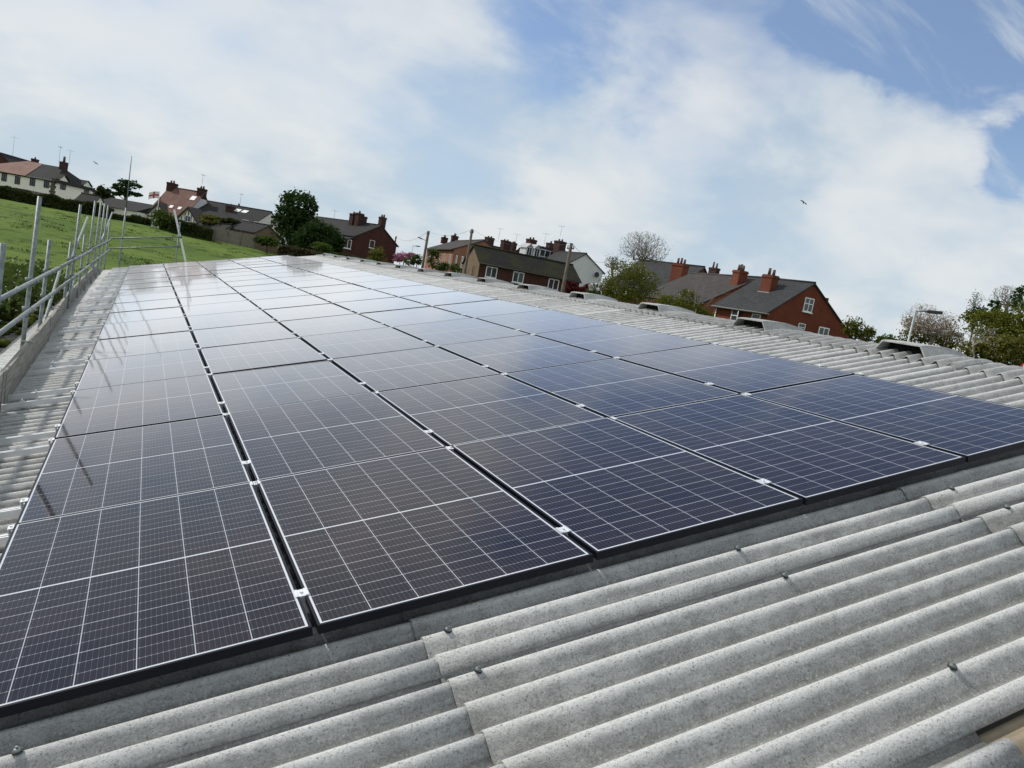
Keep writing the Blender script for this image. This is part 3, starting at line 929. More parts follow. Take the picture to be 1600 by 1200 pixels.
def add_window(parent, face, u, z, w_, h, off, bars=1, fm_=None, sill=True, top=0):
    """window frame with pane; face: 'n' gable plane (y=off), 'w' plane x=off facing -x, 'e' plane x=off facing +x"""
    fm_ = fm_ or PVC
    t = 0.07 * min(1.3, w_)
    def P(a, d, zz):
        if face == 'n': return (a, off - d, zz)
        if face == 'w': return (off - d, a, zz)
        return (off + d, a, zz)
    def bx(mm, a0, a1, d0, d1, z0, z1):
        p, q = P(a0, d0, z0), P(a1, d1, z1)
        mm.box(min(p[0], q[0]), max(p[0], q[0]), min(p[1], q[1]), max(p[1], q[1]), z0, z1)
    m = MB()
    a0, a1, z0, z1 = u - w_ / 2, u + w_ / 2, z - h / 2, z + h / 2
    bx(m, a0, a0 + t, 0.002, 0.05, z0, z1); bx(m, a1 - t, a1, 0.002, 0.05, z0, z1)
    bx(m, a0 + t, a1 - t, 0.002, 0.05, z0, z0 + t); bx(m, a0 + t, a1 - t, 0.002, 0.05, z1 - t, z1)
    for k in range(bars):
        c = a0 + (a1 - a0) * (k + 1) / (bars + 1)
        bx(m, c - t * .45, c + t * .45, 0.002, 0.048, z0 + t, z1 - t)
    if top:
        zt = z1 - (z1 - z0) * top
        bx(m, a0 + t, a1 - t, 0.002, 0.046, zt - t * .4, zt + t * .4)
    if sill: bx(m, a0 - 0.06, a1 + 0.06, 0.002, 0.10, z0 - 0.07, z0 - 0.002)
    f = m.build('window', fm_, parent)
    g = MB(); bx(g, a0 + t * .6, a1 - t * .6, 0.0, 0.014, z0 + t * .6, z1 - t * .6); g.build('pane', GLASS, f)
    return f

def add_chimney(parent, x, y, w_, d, z0, z1, pots=2, m_=None, potm=None, along='y', poth=0.35):
    m_ = m_ or BR_CHIM
    c = MB().box(x - w_ / 2, x + w_ / 2, y - d / 2, y + d / 2, z0, z1 - 0.22)
    c.box(x - w_ / 2 - .05, x + w_ / 2 + .05, y - d / 2 - .05, y + d / 2 + .05, z1 - 0.22, z1 - 0.08)
    c.box(x - w_ / 2 - .01, x + w_ / 2 + .01, y - d / 2 - .01, y + d / 2 + .01, z1 - 0.08, z1)
    o = c.build('chimney', m_, parent)
    for k in range(pots):
        t = (k + 0.5) / pots - 0.5
        px_, py_ = (x, y + t * d * .9) if along == 'y' else (x + t * w_ * .9, y)
        hh = poth * (0.85 + 0.3 * ((k * 37) % 10) / 10)
        MB().tube((px_, py_, z1), (px_, py_, z1 + hh), 0.13, 0.105, 10).build('chimney_pot', potm or POT, o)
    return o

def add_aerial(parent, x, y, z, h=1.5, rot=0.3):
    m = MB(); m.tube((x, y, z), (x, y, z + h), 0.018, None, 5)
    dx, dy = math.cos(rot), math.sin(rot)
    m.tube((x - dx * .5, y - dy * .5, z + h * .93), (x + dx * .5, y + dy * .5, z + h * .93), 0.012, None, 4)
    for k in range(6):
        t = -0.5 + k * 0.2
        m.tube((x + dx * t - dy * .22, y + dy * t + dx * .22, z + h * .93), (x + dx * t + dy * .22, y + dy * t - dx * .22, z + h * .93), 0.008, None, 4)
    return m.build('tv_aerial', GALV, parent)

def gabled(name, label, cat, F, wa, ea, wb, eb, L, wallm, roofm, zg=-4.0, over=0.28, vover=0.12, group=None, gable_m=None, gutter=True, y0=0.0, tail=True):
    """wa<0<wb: x of the two long walls, ea/eb eave heights (world z)"""
    e = empty(name, (F.A.x, F.A.y, 0), (0, 0, F.rot), label, cat, group)
    az = F.A.z
    sa, sb = (az - ea) / -wa, (az - eb) / wb      # slopes
    m = MB().prism([(wa, zg), (wb, zg), (wb, eb - .1), (0, az - .1), (wa, ea - .1)], y0 + (0.06 if gable_m else 0), L)
    m.build('wall', wallm, e)
    if gable_m:
        MB().prism([(wa - .003, zg), (wb + .003, zg), (wb + .003, eb - .1), (0, az - .1), (wa - .003, ea - .1)], y0, y0 + .055).build('gable_wall', gable_m, e)
    r_ = MB(); th = 0.11
    xa, xb = wa - over, wb + over
    za, zb = ea - over * sa, eb - over * sb
    r_.prism([(xa, za - th), (0, az - th), (xb, zb - th), (xb, zb), (0, az), (xa, za)], y0 - vover, L + (vover if tail else 0))
    ro = r_.build('roof', roofm, e)
    m = MB(); m.tube((0, y0 - vover, az + .0), (0, L + (vover if tail else 0), az + .0), 0.10, None, 8); m.build('ridge_tiles', roofm, ro)
    if gutter:
        for xx, z_ in ((xa - .04, za - .09), (xb + .04, zb - .09)):
            MB().tube((xx, y0 - vover, z_), (xx, L + vover, z_), 0.055, None, 8).build('gutter', DARKTRIM, e)
    e_roof[e.name] = (wa, ea, wb, eb, az, ro)
    return e
e_roof = {}
def roofz(e, x):
    wa, ea, wb, eb, az, ro = e_roof[e.name]
    return az - (az - ea) * (x / wa) if x < 0 else az - (az - eb) * (x / wb)
def chimney_px(e, F, pxa, x, w_, d, pots=2, m_=None, **kw):
    """chimney whose top centre is seen at pxa, standing at local x"""
    y, z = F.side(pxa, x)
    return add_chimney(e, x, y, w_, d, min(roofz(e, x - w_ / 2), roofz(e, x + w_ / 2)) - .15, z, pots, m_, **kw), y, z
def rooflight(e, y, x, w_=0.8, h=1.0, m_=None):
    wa, ea, wb, eb, az, ro = e_roof[e.name]
    s_ = (az - ea) / -wa if x < 0 else (az - eb) / wb
    sg = -1 if x < 0 else 1
    ln = math.hypot(1, s_)
    ax = Vector((sg / ln, 0, -s_ / ln)); nn = Vector((sg * s_ / ln, 0, 1 / ln))
    c = Vector((x, y, roofz(e, x) + 0.0)) + nn * 0.02
    MB().obox(c, ax * h / 2, (0, w_ / 2, 0), nn * 0.04).build('rooflight', m_ or PAINTW, e)

def win_g(e, F, px, w_, h, **kw):
    u, z = F.gab(px); return add_window(e, 'n', u, z, w_, h, 0.0, **kw)
def win_s(e, F, px, off, w_, h, **kw):
    y, z = F.side(px, off); return add_window(e, 'w' if off < 0 else 'e', y, z, w_, h, off, **kw)

# --- red brick end terrace on the right, gable towards us
F = Fr((1272, 442), 62, (1186, 433.4))
e = gabled('terraced_house', 'red brick end terrace house with a broad gable and white windows on the right', 'house', F, -4.26, 3.65, 6.1, 2.95, 5.2, BR_RED, SLATE, group='red brick terrace on the right', tail=False)
win_g(e, F, (1263, 476.6), 1.05, 1.05, bars=1, top=0.42)
win_g(e, F, (1251.6, 513), 0.80, 0.75, bars=0, top=0.4)
win_g(e, F, (1286, 520), 1.25, 0.85, bars=1)
win_s(e, F, (1181, 499), -4.26, .8, .8, bars=0, top=0.45)
c, y, z = chimney_px(e, F, (1205, 430), -1.5, 0.75, 0.95, 2, BR_CHIMR, poth=.5)
MB().box(-1.5 - .5, -1.5 + .45, y - .55, y + .55, roofz(e, -1.95) - .12, roofz(e, -1.95) + .02).build('lead_flashing', LEAD, c)
MB().box(2.6, 2.95, 0.6, 1.1, 4.3, 5.6).build('flue_pipe', BR_CHIM, e)
m = MB(); m.tube((-4.32, 4.9, 3.4), (-4.32, 4.9, -4), 0.05, None, 8); m.build('downpipe', PVC, e)
MB().box(-4.56, -4.30, -.12, 5.25, 3.40, 3.46).build('fascia', PLASTIC, e)
F2 = Fr((1186, 433.4), 66.6, (1080, 427))
e = gabled('terraced_house', 'brick terrace house with a brownish roof beyond the end house, behind the shrubs', 'house', F2, -4.5, 3.75, 5.5, 3.0, F2.L, BR_ORANGE, SLATE_BR, group='red brick terrace on the right')
chimney_px(e, F2, (1157.5, 423), -1.2, 0.8, 1.0, 3, BR_CHIMR, poth=.5)
win_s(e, F2, (1148, 494), -4.5, .85, 1.0, bars=0, top=0.45)
F3 = Fr((1100, 417), 80, (1030, 409))
e = gabled('terraced_house', 'grey slate roofed house with a tall red chimney behind the leafy tree', 'house', F3, -5.2, 3.9, 4.5, 4.0, F3.L * 1.45, BR_RED, SLATE, group='red brick terrace on the right')
chimney_px(e, F3, (1064, 413), -2.6, 0.95, 1.3, 3, BR_CHIMR, poth=.6)
win_s(e, F3, (935, 452), -5.2, 1.2, 1.2)
F4 = Fr((1123, 432), 100, az=-10)
e = gabled('house', 'distant house whose dark chimney shows over the terrace roofs', 'house', F4, -4, F4.A.z - 2.6, 4, F4.A.z - 2.6, 9, BR_DARK, SLATE)
add_chimney(e, 0, 0.9, 0.7, 1.2, F4.A.z - .6, F4.A.z + 1.0, 2, BR_CHIM, poth=.7)

# --- dark red three window building with a brown brick gable
F = Fr((741.5, 382.5), 72, (868, 408.6))
off = F.gab((752, 408))[0]
e = gabled('cottage', 'long dark brick building with three white windows and a mossy roof', 'house', F, -2.3, 3.7, 2.35, 3.9, 10.1, BR_DARK, TILE_MOSS, gable_m=BR_BROWN, over=.2)
for p in ((767.6, 425.4), (809.6, 433.4), (864.4, 444.4)):
    y, z = F.side(p, 2.35); add_window(e, 'e', y, z, 1.08, 0.98, 2.35, bars=1)
MB().tube((1.0, -.12, F.A.z - 1.9), (1.0, -.12, -3), 0.05, None, 6).build('downpipe', WIRE, e)

# --- pale terraces behind it
F = Fr((757, 375), 97, (709, 376.5))
e = gabled('terraced_house', 'sunlit orange brick terrace with arched windows behind the small trees', 'house', F, -3.6, F.A.z - 1.7, 3.6, F.A.z - 1.8, F.L, BR_ORANGE, SLATE_BR, group='terraces in the village')
for i, x in enumerate((686, 694, 703, 713, 722)):
    win_s(e, F, (x, 403 + (x - 686) * .18), -3.6, 0.62, 1.3, bars=0, sill=False)
for px_, n_ in (((695, 371), 2), ((711, 368.5), 2)):
    chimney_px(e, F, px_, 0.0, 0.85, 0.95, n_, BR_CHIM)
F = Fr((742, 378), 106, az=78)
e = gabled('terraced_house', 'terrace house with two broad brick stacks behind the mossy roofed building', 'house', F, -4, F.A.z - 2.4, 4, F.A.z - 2.4, 10.5, BR_DARK, SLATE_BR, group='terraces in the village')
for px_, n_, d_ in (((765.5, 371), 2, 1.05), ((791, 376), 2, 1.2), ((803, 379.5), 2, .6)):
    chimney_px(e, F, px_, 0.4, 0.8, d_, n_, BR_CHIM, poth=.2)
add_aerial(e, 0.4, 3.5, F.A.z + 1.0, 1.6); add_aerial(e, 0.4, 6.5, F.A.z + .9, 1.5, 1.2)
F = Fr((812, 388), 104, az=78)
e = gabled('terraced_house', 'slate terrace house with two white gabled dormers', 'house', F, -4, F.A.z - 2.4, 4, F.A.z - 2.4, 9.0, BR_DARK, SLATE, group='terraces in the village')
chimney_px(e, F, (831, 374), 0.0, .9, 1.15, 2, BR_CHIM, poth=.3)
chimney_px(e, F, (861, 380), -1.0, 0.8, 1.0, 1, BR_CHIM)
add_aerial(e, 0, 4, F.A.z + 1.2, 1.6)
for px_ in ((826.5, 394), (838.5, 396)):
    y, z = F.side(px_, 2.2)
    d = MB(); d.prism([(0.9, z - .9), (2.2, z - .9), (2.2, z + .6), (0.9, z + .6)], y - .55, y + .55); dd = d.build('dormer', RENDER_G, e)
    r_ = MB(); i0 = len(r_.v)
    r_.quad((2.35, y - .7, z + .5), (2.35, y, z + 1.15), (.6, y, z + 1.15), (.6, y - .7, z + .5))
    r_.quad((2.35, y + .7, z + .5), (.6, y + .7, z + .5), (.6, y, z + 1.15), (2.35, y, z + 1.15))
    r_.quad((2.3, y - .6, z + .55), (2.3, y + .6, z + .55), (2.3, y, z + 1.08)); r_.build('dormer_roof', LEAD, dd)
    add_window(e, 'e', y, z, 0.85, 1.2, 2.2, bars=1, sill=False)
y, z = F.side((855, 397), 1.9)
MB().box(0.2, 1.9, y - 1.9, y + 1.9, z - 1, z + .85).build('flat_dormer', SLATE, e)
add_window(e, 'e', y, z, 2.6, 1.0, 1.9, bars=2, sill=False)
F = Fr((916, 396), 98, (888, 394))
e = gabled('rendered_house', 'pale grey rendered gable house behind the telegraph pole', 'house', F, F.gab((881, 414))[0], F.gab((881, 414))[1], F.gab((942, 424))[0], F.gab((942, 424))[1], 7, RENDER_G, SLATE)
u, z = F.gab((930, 429)); m = MB()
for k in range(10):
    m.tube((u, -.35 + .0, z), (u, -.42, z), 0.34, 0.34, 14) if k == 0 else None
m.build('satellite_dish', WIRE, e)
e_ = e
F5 = Fr((866, 385), 106, az=78)
e = gabled('house', 'slate roofed house with a massive chimney left of the rendered gable', 'house', F5, -4, F5.A.z - 2.6, 4, F5.A.z - 2.6, 1.7, BR_DARK, SLATE, group='terraces in the village')
chimney_px(e, F5, (876, 377), 1.6, 1.2, 1.15, 2, BR_CHIM, poth=.3)
add_aerial(e, 1.2, -0.3, F5.A.z + 1.5, 1.3)

# --- red brick semi beyond the evergreen
F = Fr((596, 352), 104, (497, 339))
k_ = 104 / 90
wa = F.gab((556, 367.5))[0]; wb = F.gab((620, 382))[0]
ea = F.gab((556, 367.5))[1]; eb = F.gab((620, 382))[1]
e = gabled('brick_house', 'dark red brick house with tall paired chimneys beyond the evergreen tree', 'house', F, wa, ea, wb, eb, 14, BR_DARK, TILE_DK)
win_g(e, F, (581, 381.5), 0.85, 1.0, bars=0)
x1_, z1_ = F.gab((532, 366)); 
# lower side wing under a catslide roof
wg = MB().prism([(wa - 3.3, -3), (wa - .01, -3), (wa - .01, ea - .5), (wa - 3.3, ea - 1.3)], 0.02, 6); wg.build('side_wing', BR_DARK, e)
wr = MB().prism([(wa - 3.6, ea - 1.45), (wa + .25, ea - .35), (wa + .25, ea - .2), (wa - 3.6, ea - 1.3)], -.12, 6.2); wr.build('wing_roof', TILE_DK, e)
u, z = F.gab((543, 381)); add_window(e, 'n', u, z, 1.15, 1.15, 0.015, bars=1)
for px_, xx, n_ in (((553, 334), -0.9, 1), ((562, 333), -0.9, 1), ((568, 338), -0.2, 1)):
    chimney_px(e, F, px_, xx, 0.75, 0.75, n_, BR_CHIM)
add_chimney(e, 0.25, 0.25, 0.8, 0.62, F.A.z - .6, F.gab((594, 338))[1], 2, BR_CHIM, along='x')
add_aerial(e, 0, 10, F.A.z, 1.2)

# --- white hipped house, far left
def hipped(name, label, cat, corners, ridge_pts, eave_z, ridge_z, zg, wallm, roofA, roofB=None, split=None, over=.35):
    """corners: four xy points in order, ridge_pts: two xy points (first near corners 0,3)"""
    base = Vector((corners[0][0], corners[0][1], 0))
    e = empty(name, base, label=label, cat=cat)
    cs = [Vector((c[0], c[1], 0)) - base for c in corners]
    rs = [Vector((c[0], c[1], 0)) - base for c in ridge_pts]
    m = MB()
    for a, b in zip(cs, cs[1:] + cs[:1]):
        m.quad((a.x, a.y, zg), (b.x, b.y, zg), (b.x, b.y, eave_z), (a.x, a.y, eave_z))
    m.build('wall', wallm, e)
    cen = sum(cs, Vector()) / 4
    ov = [c + (c - cen).normalized() * over for c in cs]
    zE = eave_z - .12
    E_ = [(o.x, o.y, zE) for o in ov]; Rr = [(r.x, r.y, ridge_z) for r in rs]
    r_ = MB()
    r_.quad(E_[0], E_[1], Rr[1], Rr[0]); r_.quad(E_[1], E_[2], Rr[1]); r_.quad(E_[2], E_[3], Rr[0], Rr[1]); r_.quad(E_[3], E_[0], Rr[0])
    r_.quad(*[(p[0], p[1], zE - .1) for p in reversed(E_)])
    for a, b in zip(E_, E_[1:] + E_[:1]):
        r_.quad((a[0], a[1], zE - .1), (b[0], b[1], zE - .1), b, a)
    r_.build('roof', roofA, e)
    return e, cs
DB = 122
cn = at(83, 290, DB)                       # near corner
lf = at(-60, 268, DB + 10); rt = at(148, 303, DB + 7)
u1 = Vector((lf.x - cn.x, lf.y - cn.y, 0)); u1.normalize()
u2 = Vector((u1.y, -u1.x, 0))
if u2.dot(Vector((rt.x - cn.x, rt.y - cn.y, 0))) < 0: u2 = -u2
def hit(px, P, n):
    nn = Vector((n.y, -n.x, 0)); d = ray(*px); return CW + d * ((P - CW).dot(nn) / d.dot(nn))
Lw = 12.5
Rw = (hit((148, 300), cn, u2) - cn).dot(u2)
ez = hit((83, 281.7), cn, u1).z
c0 = cn; c1 = cn + u1 * Lw; c2 = c1 + u2 * Rw; c3 = cn + u2 * Rw
hw = 4.2
# ridge lies over the middle of the left (long) wing
rz = ez + 2.1
e, cs = hipped('rendered_house', 'large cream rendered house with a part pink, part dark hipped roof at the far left', 'house',
       [(c.x, c.y) for c in (c3, c0, c1, c2)][::-1] and [(c0.x, c0.y), (c1.x, c1.y), (c2.x, c2.y), (c3.x, c3.y)],
       [((c0 + u1 * 2.2 + u2 * 3.8).x, (c0 + u1 * 2.2 + u2 * 3.8).y), ((c0 + u1 * 7.9 + u2 * 3.8).x, (c0 + u1 * 7.9 + u2 * 3.8).y)], ez, rz, 1.0, RENDER_W, TILE_DK)
# pink tiled half of the front slope, a sheet laid over the dark one
def loc(p): return Vector((p.x - c0.x, p.y - c0.y, 0))
pk = MB()
zE = ez - .12
A0 = c0 + u1 * 4.2 - u2 * .26; A1 = c0 + u1 * (Lw + .2) - u2 * .26; B0 = c0 + u1 * 5.3 + u2 * 3.78; B1 = c0 + u1 * 7.88 + u2 * 3.78
pk.quad((*loc(A0).xy, zE + .05), (*loc(A1).xy, zE + .05), (*loc(B1).xy, rz + .04), (*loc(B0).xy, rz + .04))
pk.build('pink_tiled_roof', TILE_PINK, e)
# quoins
q = MB()
for k in range(14):
    s_ = .32 if k % 2 else .5
    a = loc(c0); z = 1.2 + k * .32
    q.obox(a + u1 * s_ / 2 - u2 * .015 + Vector((0, 0, z)), u1 * s_ / 2, u2 * .02, (0, 0, .15))
    q.obox(a + u2 * s_ / 2 - u1 * .015 + Vector((0, 0, z)), u2 * s_ / 2, u1 * .02, (0, 0, .15))
    b = loc(c3)
    q.obox(b - u2 * s_ / 2 - u1 * .015 + Vector((0, 0, z)), u2 * s_ / 2, u1 * .02, (0, 0, .15))
q.build('quoins', STONE, e)
def wall_window(e, base, u, nrm, px, P, w_, h, bars=1):
    H = hit(px, P, u); a = (H - P).dot(u); c = Vector((P.x, P.y, 0)) + u * a - base; c.z = H.z
    fr = MB(); t = .045; up = Vector((0, 0, 1))
    for dx, dz, sx, sz in ((-w_ / 2, 0, t, h / 2), (w_ / 2, 0, t, h / 2), (0, h / 2, w_ / 2 + t, t), (0, -h / 2, w_ / 2 + t, t)):
        fr.obox(c + u * dx + up * dz + nrm * .03, u * sx, nrm * .03, up * sz)
    for k in range(bars):
        fr.obox(c + u * (-w_ / 2 + w_ * (k + 1) / (bars + 1)) + nrm * .03, u * t * .6, nrm * .028, up * h / 2)
    f = fr.build('window', DARKTRIM if True else PVC, e)
    MB().obox(c + nrm * .012, u * w_ / 2, nrm * .008, up * h / 2).build('pane', GLASS, f)
    return c
base = Vector((c0.x, c0.y, 0))
for px_ in ((6.7, 277), (27.5, 281.7), (51, 284.2), (73, 287.3)):
    wall_window(e, base, u1, -u2, px_, c0, .72, .95, 1)
for px_ in ((98.5, 290), (135, 298.5)):
    c = wall_window(e, base, u2, -u1, px_, c0, .85, 1.0, 1)
    g_ = MB(); zt = c.z + .7
    p0 = c - u1 * .25 - u2 * .95; p1 = c - u1 * .25 + u2 * .95
    for side_ in (p0, p1):
        g_.quad((side_.x, side_.y, zt), (c.x - u1.x * .25, c.y - u1.y * .25, zt + .75), (c.x + u1.x * 1.2, c.y + u1.y * 1.2, zt + .75), (side_.x + u1.x * .9, side_.y + u1.y * .9, zt))
    g_.build('dormer_roof', TILE_DK, e)
    g2 = MB(); g2.quad((*(c - u1 * .05 - u2 * .8).xy, zt - .1), (*(c - u1 * .05 + u2 * .8).xy, zt - .1), (*(c - u1 * .05).xy, zt + .62)); g2.build('dormer_gable', RENDER_W, e)
ch = MB(); cc_ = loc(c0 + u1 * 2.1 + u2 * 3.8)
ch.box(cc_.x - .5, cc_.x + .5, cc_.y - .4, cc_.y + .4, rz - .8, rz + .75); cho = ch.build('chimney', BR_CHIM, e)
MB().tube((cc_.x, cc_.y, rz + .75), (cc_.x, cc_.y, rz + 1.5), .17, .14, 8).build('chimney_pot', POT, cho)
add_aerial(e, cc_.x + .6, cc_.y, rz + .4, 2.2); add_aerial(e, cc_.x - .6, cc_.y, rz + .4, 2.4, 1.4)
# low garage in front of it
P = at(50, 297, 116)
g = empty('garage', (P.x, P.y, 0), (0, 0, math.atan2(u1.y, u1.x)), 'low grey roofed garage in front of the cream house', 'garage')
MB().box(-1.6, 1.8, -1.2, 1.2, 1.2, P.z - .6).build('wall', RENDER_G, g)
MB().prism([(-2.0, P.z - .6), (2.3, P.z - .6), (1.2, P.z - .1), (-1.0, P.z - .1)], -1.5, 1.5).build('roof', SLATE_BR, g)

# brick gable peeping in at the far left edge
F = Fr((1, 239), 145, az=20)
e = gabled('brick_house', 'dark red brick gable cut off by the left edge of the photo', 'house', F, -5, F.A.z - 4, 5, F.A.z - 4.1, 9, BR_DARK, TILE_DK, zg=0)
add_chimney(e, 3.0, 4, .8, .8, F.A.z - 3, F.gab((24, 255))[1] + 1.4, 1, BR_CHIM)
add_aerial(e, 1.2, 1, F.A.z - 1, 4.0)

# white gable and long dark roofed bungalow
F = Fr((157, 306.5), 117, az=-48)
e = gabled('bungalow', 'long low dark roofed bungalow with a small white gable', 'house', F, -1.6, F.A.z - 1.7, 1.6, F.A.z - 1.7, 3, RENDER_W, TILE_DK, zg=0.5, gutter=False)
bb = at(170, 308, 124); be = at(240, 319, 118)
d = (be - bb); d.z = 0; Lb = d.length; d.normalize(); nb = Vector((d.y, -d.x, 0))
if nb.dot(CW - bb) < 0: nb = -nb
bb = bb - Vector((F.A.x, F.A.y, 0)); rotm = Matrix.Rotation(-F.rot, 4, 'Z'); bb = rotm @ bb; d = rotm @ d; nb = rotm @ nb
m = MB(); h0 = bb.z; k1 = bb + d * .5; k2 = bb + d * (Lb + 1)
m.quad(k1, k2, k2 + nb * 3.6 - Vector((0, 0, 1.35)), k1 + nb * 3.6 - Vector((0, 0, 1.35)))
m.quad(k1, k1 - nb * 3.6 - Vector((0, 0, 1.35)), k2 - nb * 3.6 - Vector((0, 0, 1.35)), k2)
m.quad(k1, k1 + nb * 3.6 - Vector((0, 0, 1.35)), k1 - nb * 3.6 - Vector((0, 0, 1.35)))
m.quad(k2, k2 - nb * 3.6 - Vector((0, 0, 1.35)), k2 + nb * 3.6 - Vector((0, 0, 1.35)))
m.build('long_roof', TILE_DK, e)
m = MB(); mid_ = (k1 + k2) / 2; m.obox((mid_.x, mid_.y, h0 - 1.40 - 1.6), d * (Lb / 2 + .2), nb * 3.3, (0, 0, 1.6)); m.build('long_wall', RENDER_W, e)
MB().tube((k2.x, k2.y, h0), (k2.x, k2.y, h0 + 1.2), .09, None, 6).build('flue', POT, e)

# --- cottage with the faded red roof, two stacks and half timbered gables
F = Fr((319, 301), 116, (266, 292))
wa = F.gab((308, 335))[0]; ea = F.gab((308, 335))[1]; wb, eb = F.gab((333, 338))
wa = min(wa, -2.6)
e = gabled('cottage', 'cottage with a steep faded red roof, two dark stacks and half timbered gables', 'house', F, wa - .9, ea - .6, max(wb, 2.6), eb, F.L, RENDER_G, TILE_RED, zg=0.5, gutter=False)
c_ = add_chimney(e, 0, 0.35, 1.15, .75, F.A.z - .9, F.gab((324, 294))[1] - .2, 2, BR_CHIM, along='x')
y, z = F.side((260, 282), 0); add_chimney(e, 0, F.L - .3, 1.2, .9, F.A.z - .9, z - .2, 2, BR_CHIM, along='x')
for px_, xx in (((302.5, 306.5), -1.0), ((268, 321), -2.6), ((281, 324), -2.6)):
    y, z = F.side(px_, xx); rooflight(e, y, xx, .75, .8) if xx > -2 else rooflight(e, y, xx, .5, .5)
for px_ in ((296, 324), (249, 317)):
    xx = wa - 1.3; y, z = F.side(px_, xx)
    g_ = MB(); g_.quad((xx, y - 1.7, z - 3.4), (xx, y + 1.7, z - 3.4), (xx, y + 1.7, z - 1.9), (xx, y, z), (xx, y - 1.7, z - 1.9)); 
    g_.quad((xx, y - 1.7, z - 3.4), (xx, y - 1.7, z - 1.9), (xx + 2, y - 1.7, z - 1.9), (xx + 2, y - 1.7, z - 3.4))
    go = g_.build('gable_front', RENDER_W, e)
    b_ = MB()
    for k in range(-3, 4):
        zt_ = z - .25 - abs(k) * .52
        b_.box(xx - .04, xx - .003, y + k * .48 - .05, y + k * .48 + .05, z - 3.3, zt_ - .05)
    b_.box(xx - .045, xx - .004, y - 1.7, y + 1.7, z - 2.0, z - 1.85); b_.build('timber_framing', DARKTRIM, go)
    r_ = MB()
    for s_ in (-1, 1):
        r_.quad((xx - .3, y, z + .1), (xx + 2.4, y, z + .1), (xx + 2.4, y + s_ * 2.1, z - 2.1), (xx - .3, y + s_ * 2.1, z - 2.1))
        r_.quad((xx - .3, y, z - .2), (xx - .3, y, z + .1), (xx - .3, y + s_ * 2.1, z - 2.1), (xx - .3, y + s_ * 2.1, z - 2.4))
    r_.build('gable_roof', DARKTRIM, e)
    add_window(e, 'w', y, z - 1.5, .9, .8, xx, bars=1, sill=False)
add_aerial(e, 0, .5, F.A.z + 1, 1.4)

# flag on a pole by the cottage
p0 = at(244, 345, 109); p1 = at(253, 299, 109)
fl = empty('flagpole', (p0.x, p0.y, gz(p0.x, p0.y)), label='white flagpole flying a red cross flag beside the cottage', cat='flagpole')
zt = p1.z - fl.location.z
MB().tube((0, 0, 0), (0, 0, zt), .045, .03, 8).build('pole', PAINTW, fl)
fu = Vector((-0.88, 0.42, 0)); W2, H2 = 1.35, 0.85
def flagpt(a, b): return Vector((fu.x * a * W2, fu.y * a * W2 + .12 * math.sin(a * 6), zt - .1 - H2 + b * H2 - a * a * .35))
def cloth(name, a0, a1, b0, b1, mt, dy, par):
    m = MB(); n = 12; nrm = Vector((fu.y, -fu.x, 0)) * dy
    for i in range(n):
        x0, x1 = a0 + (a1 - a0) * i / n, a0 + (a1 - a0) * (i + 1) / n
        m.quad(flagpt(x0, b0) + nrm, flagpt(x1, b0) + nrm, flagpt(x1, b1) + nrm, flagpt(x0, b1) + nrm)
    return m.build(name, mt, par)
fo = cloth('flag', 0.02, 1, 0, 1, PAINTW, 0, fl)
for dy in (-.015, .015):
    m = MB(); n = 12; nrm = Vector((fu.y, -fu.x, 0)) * dy
    def q4(x0, x1, b0, b1): m.quad(flagpt(x0, b0) + nrm, flagpt(x1, b0) + nrm, flagpt(x1, b1) + nrm, flagpt(x0, b1) + nrm)
    for i in range(n):
        q4(.02 + .98 * i / n, .02 + .98 * (i + 1) / n, .39, .61)
    for i in range(3):
        x0 = .43 + .16 * i / 3; q4(x0, x0 + .16 / 3, 0, .39); q4(x0, x0 + .16 / 3, .61, 1)
    m.build('red_cross', PAINTR, fo)

# --- long dark terrace between cottage and evergreen
F = Fr((424, 331), 112, (331, 315))
e = gabled('terraced_cottages', 'long row of dark slate roofed cottages between the red roofed cottage and the evergreen', 'house', F, -4.6, F.A.z - 2.5, 4, F.A.z - 2.3, F.L + 1, RENDER_W, TILE_DK, zg=0.5)
y, z = F.side((361, 322), -1.6); add_chimney(e, -1.6, y, .9, .9, roofz(e, -2.4), z, 1, BR_CHIM)
y, z = F.side((371, 321), 0); add_chimney(e, 0.3, y, .5, .5, F.A.z - .5, z, 1, BR_CHIM)
for px_ in ((372, 327), (383, 329)):
    y, z = F.side(px_, -1.2); rooflight(e, y, -1.2, .8, .8)
for px_ in ((383, 350), (401, 353)):
    win_s(e, F, px_, -4.6, .9, 1.1, bars=1)
add_aerial(e, .3, F.L * .55, F.A.z, 1.8)

# garden sheds in front of the row
for (apx, D, rp_, w_, h_, lab, wm) in (((362, 352), 103, (384, 358), 1.9, 1.0, 'low dark roofed garden shed behind the fence', TIMBER_D), ((420, 352), 102, (400, 350), 2.2, 1.15, 'brown timber garden hut with a pitched roof near the evergreen', BR_BROWN)):
    F = Fr(apx, D, az=-40)
    e = gabled('garden_shed', lab, 'shed', F, -w_, F.A.z - h_, w_, F.A.z - h_, 4.2, wm, TILE_DK, zg=0.3, over=.15, gutter=False)

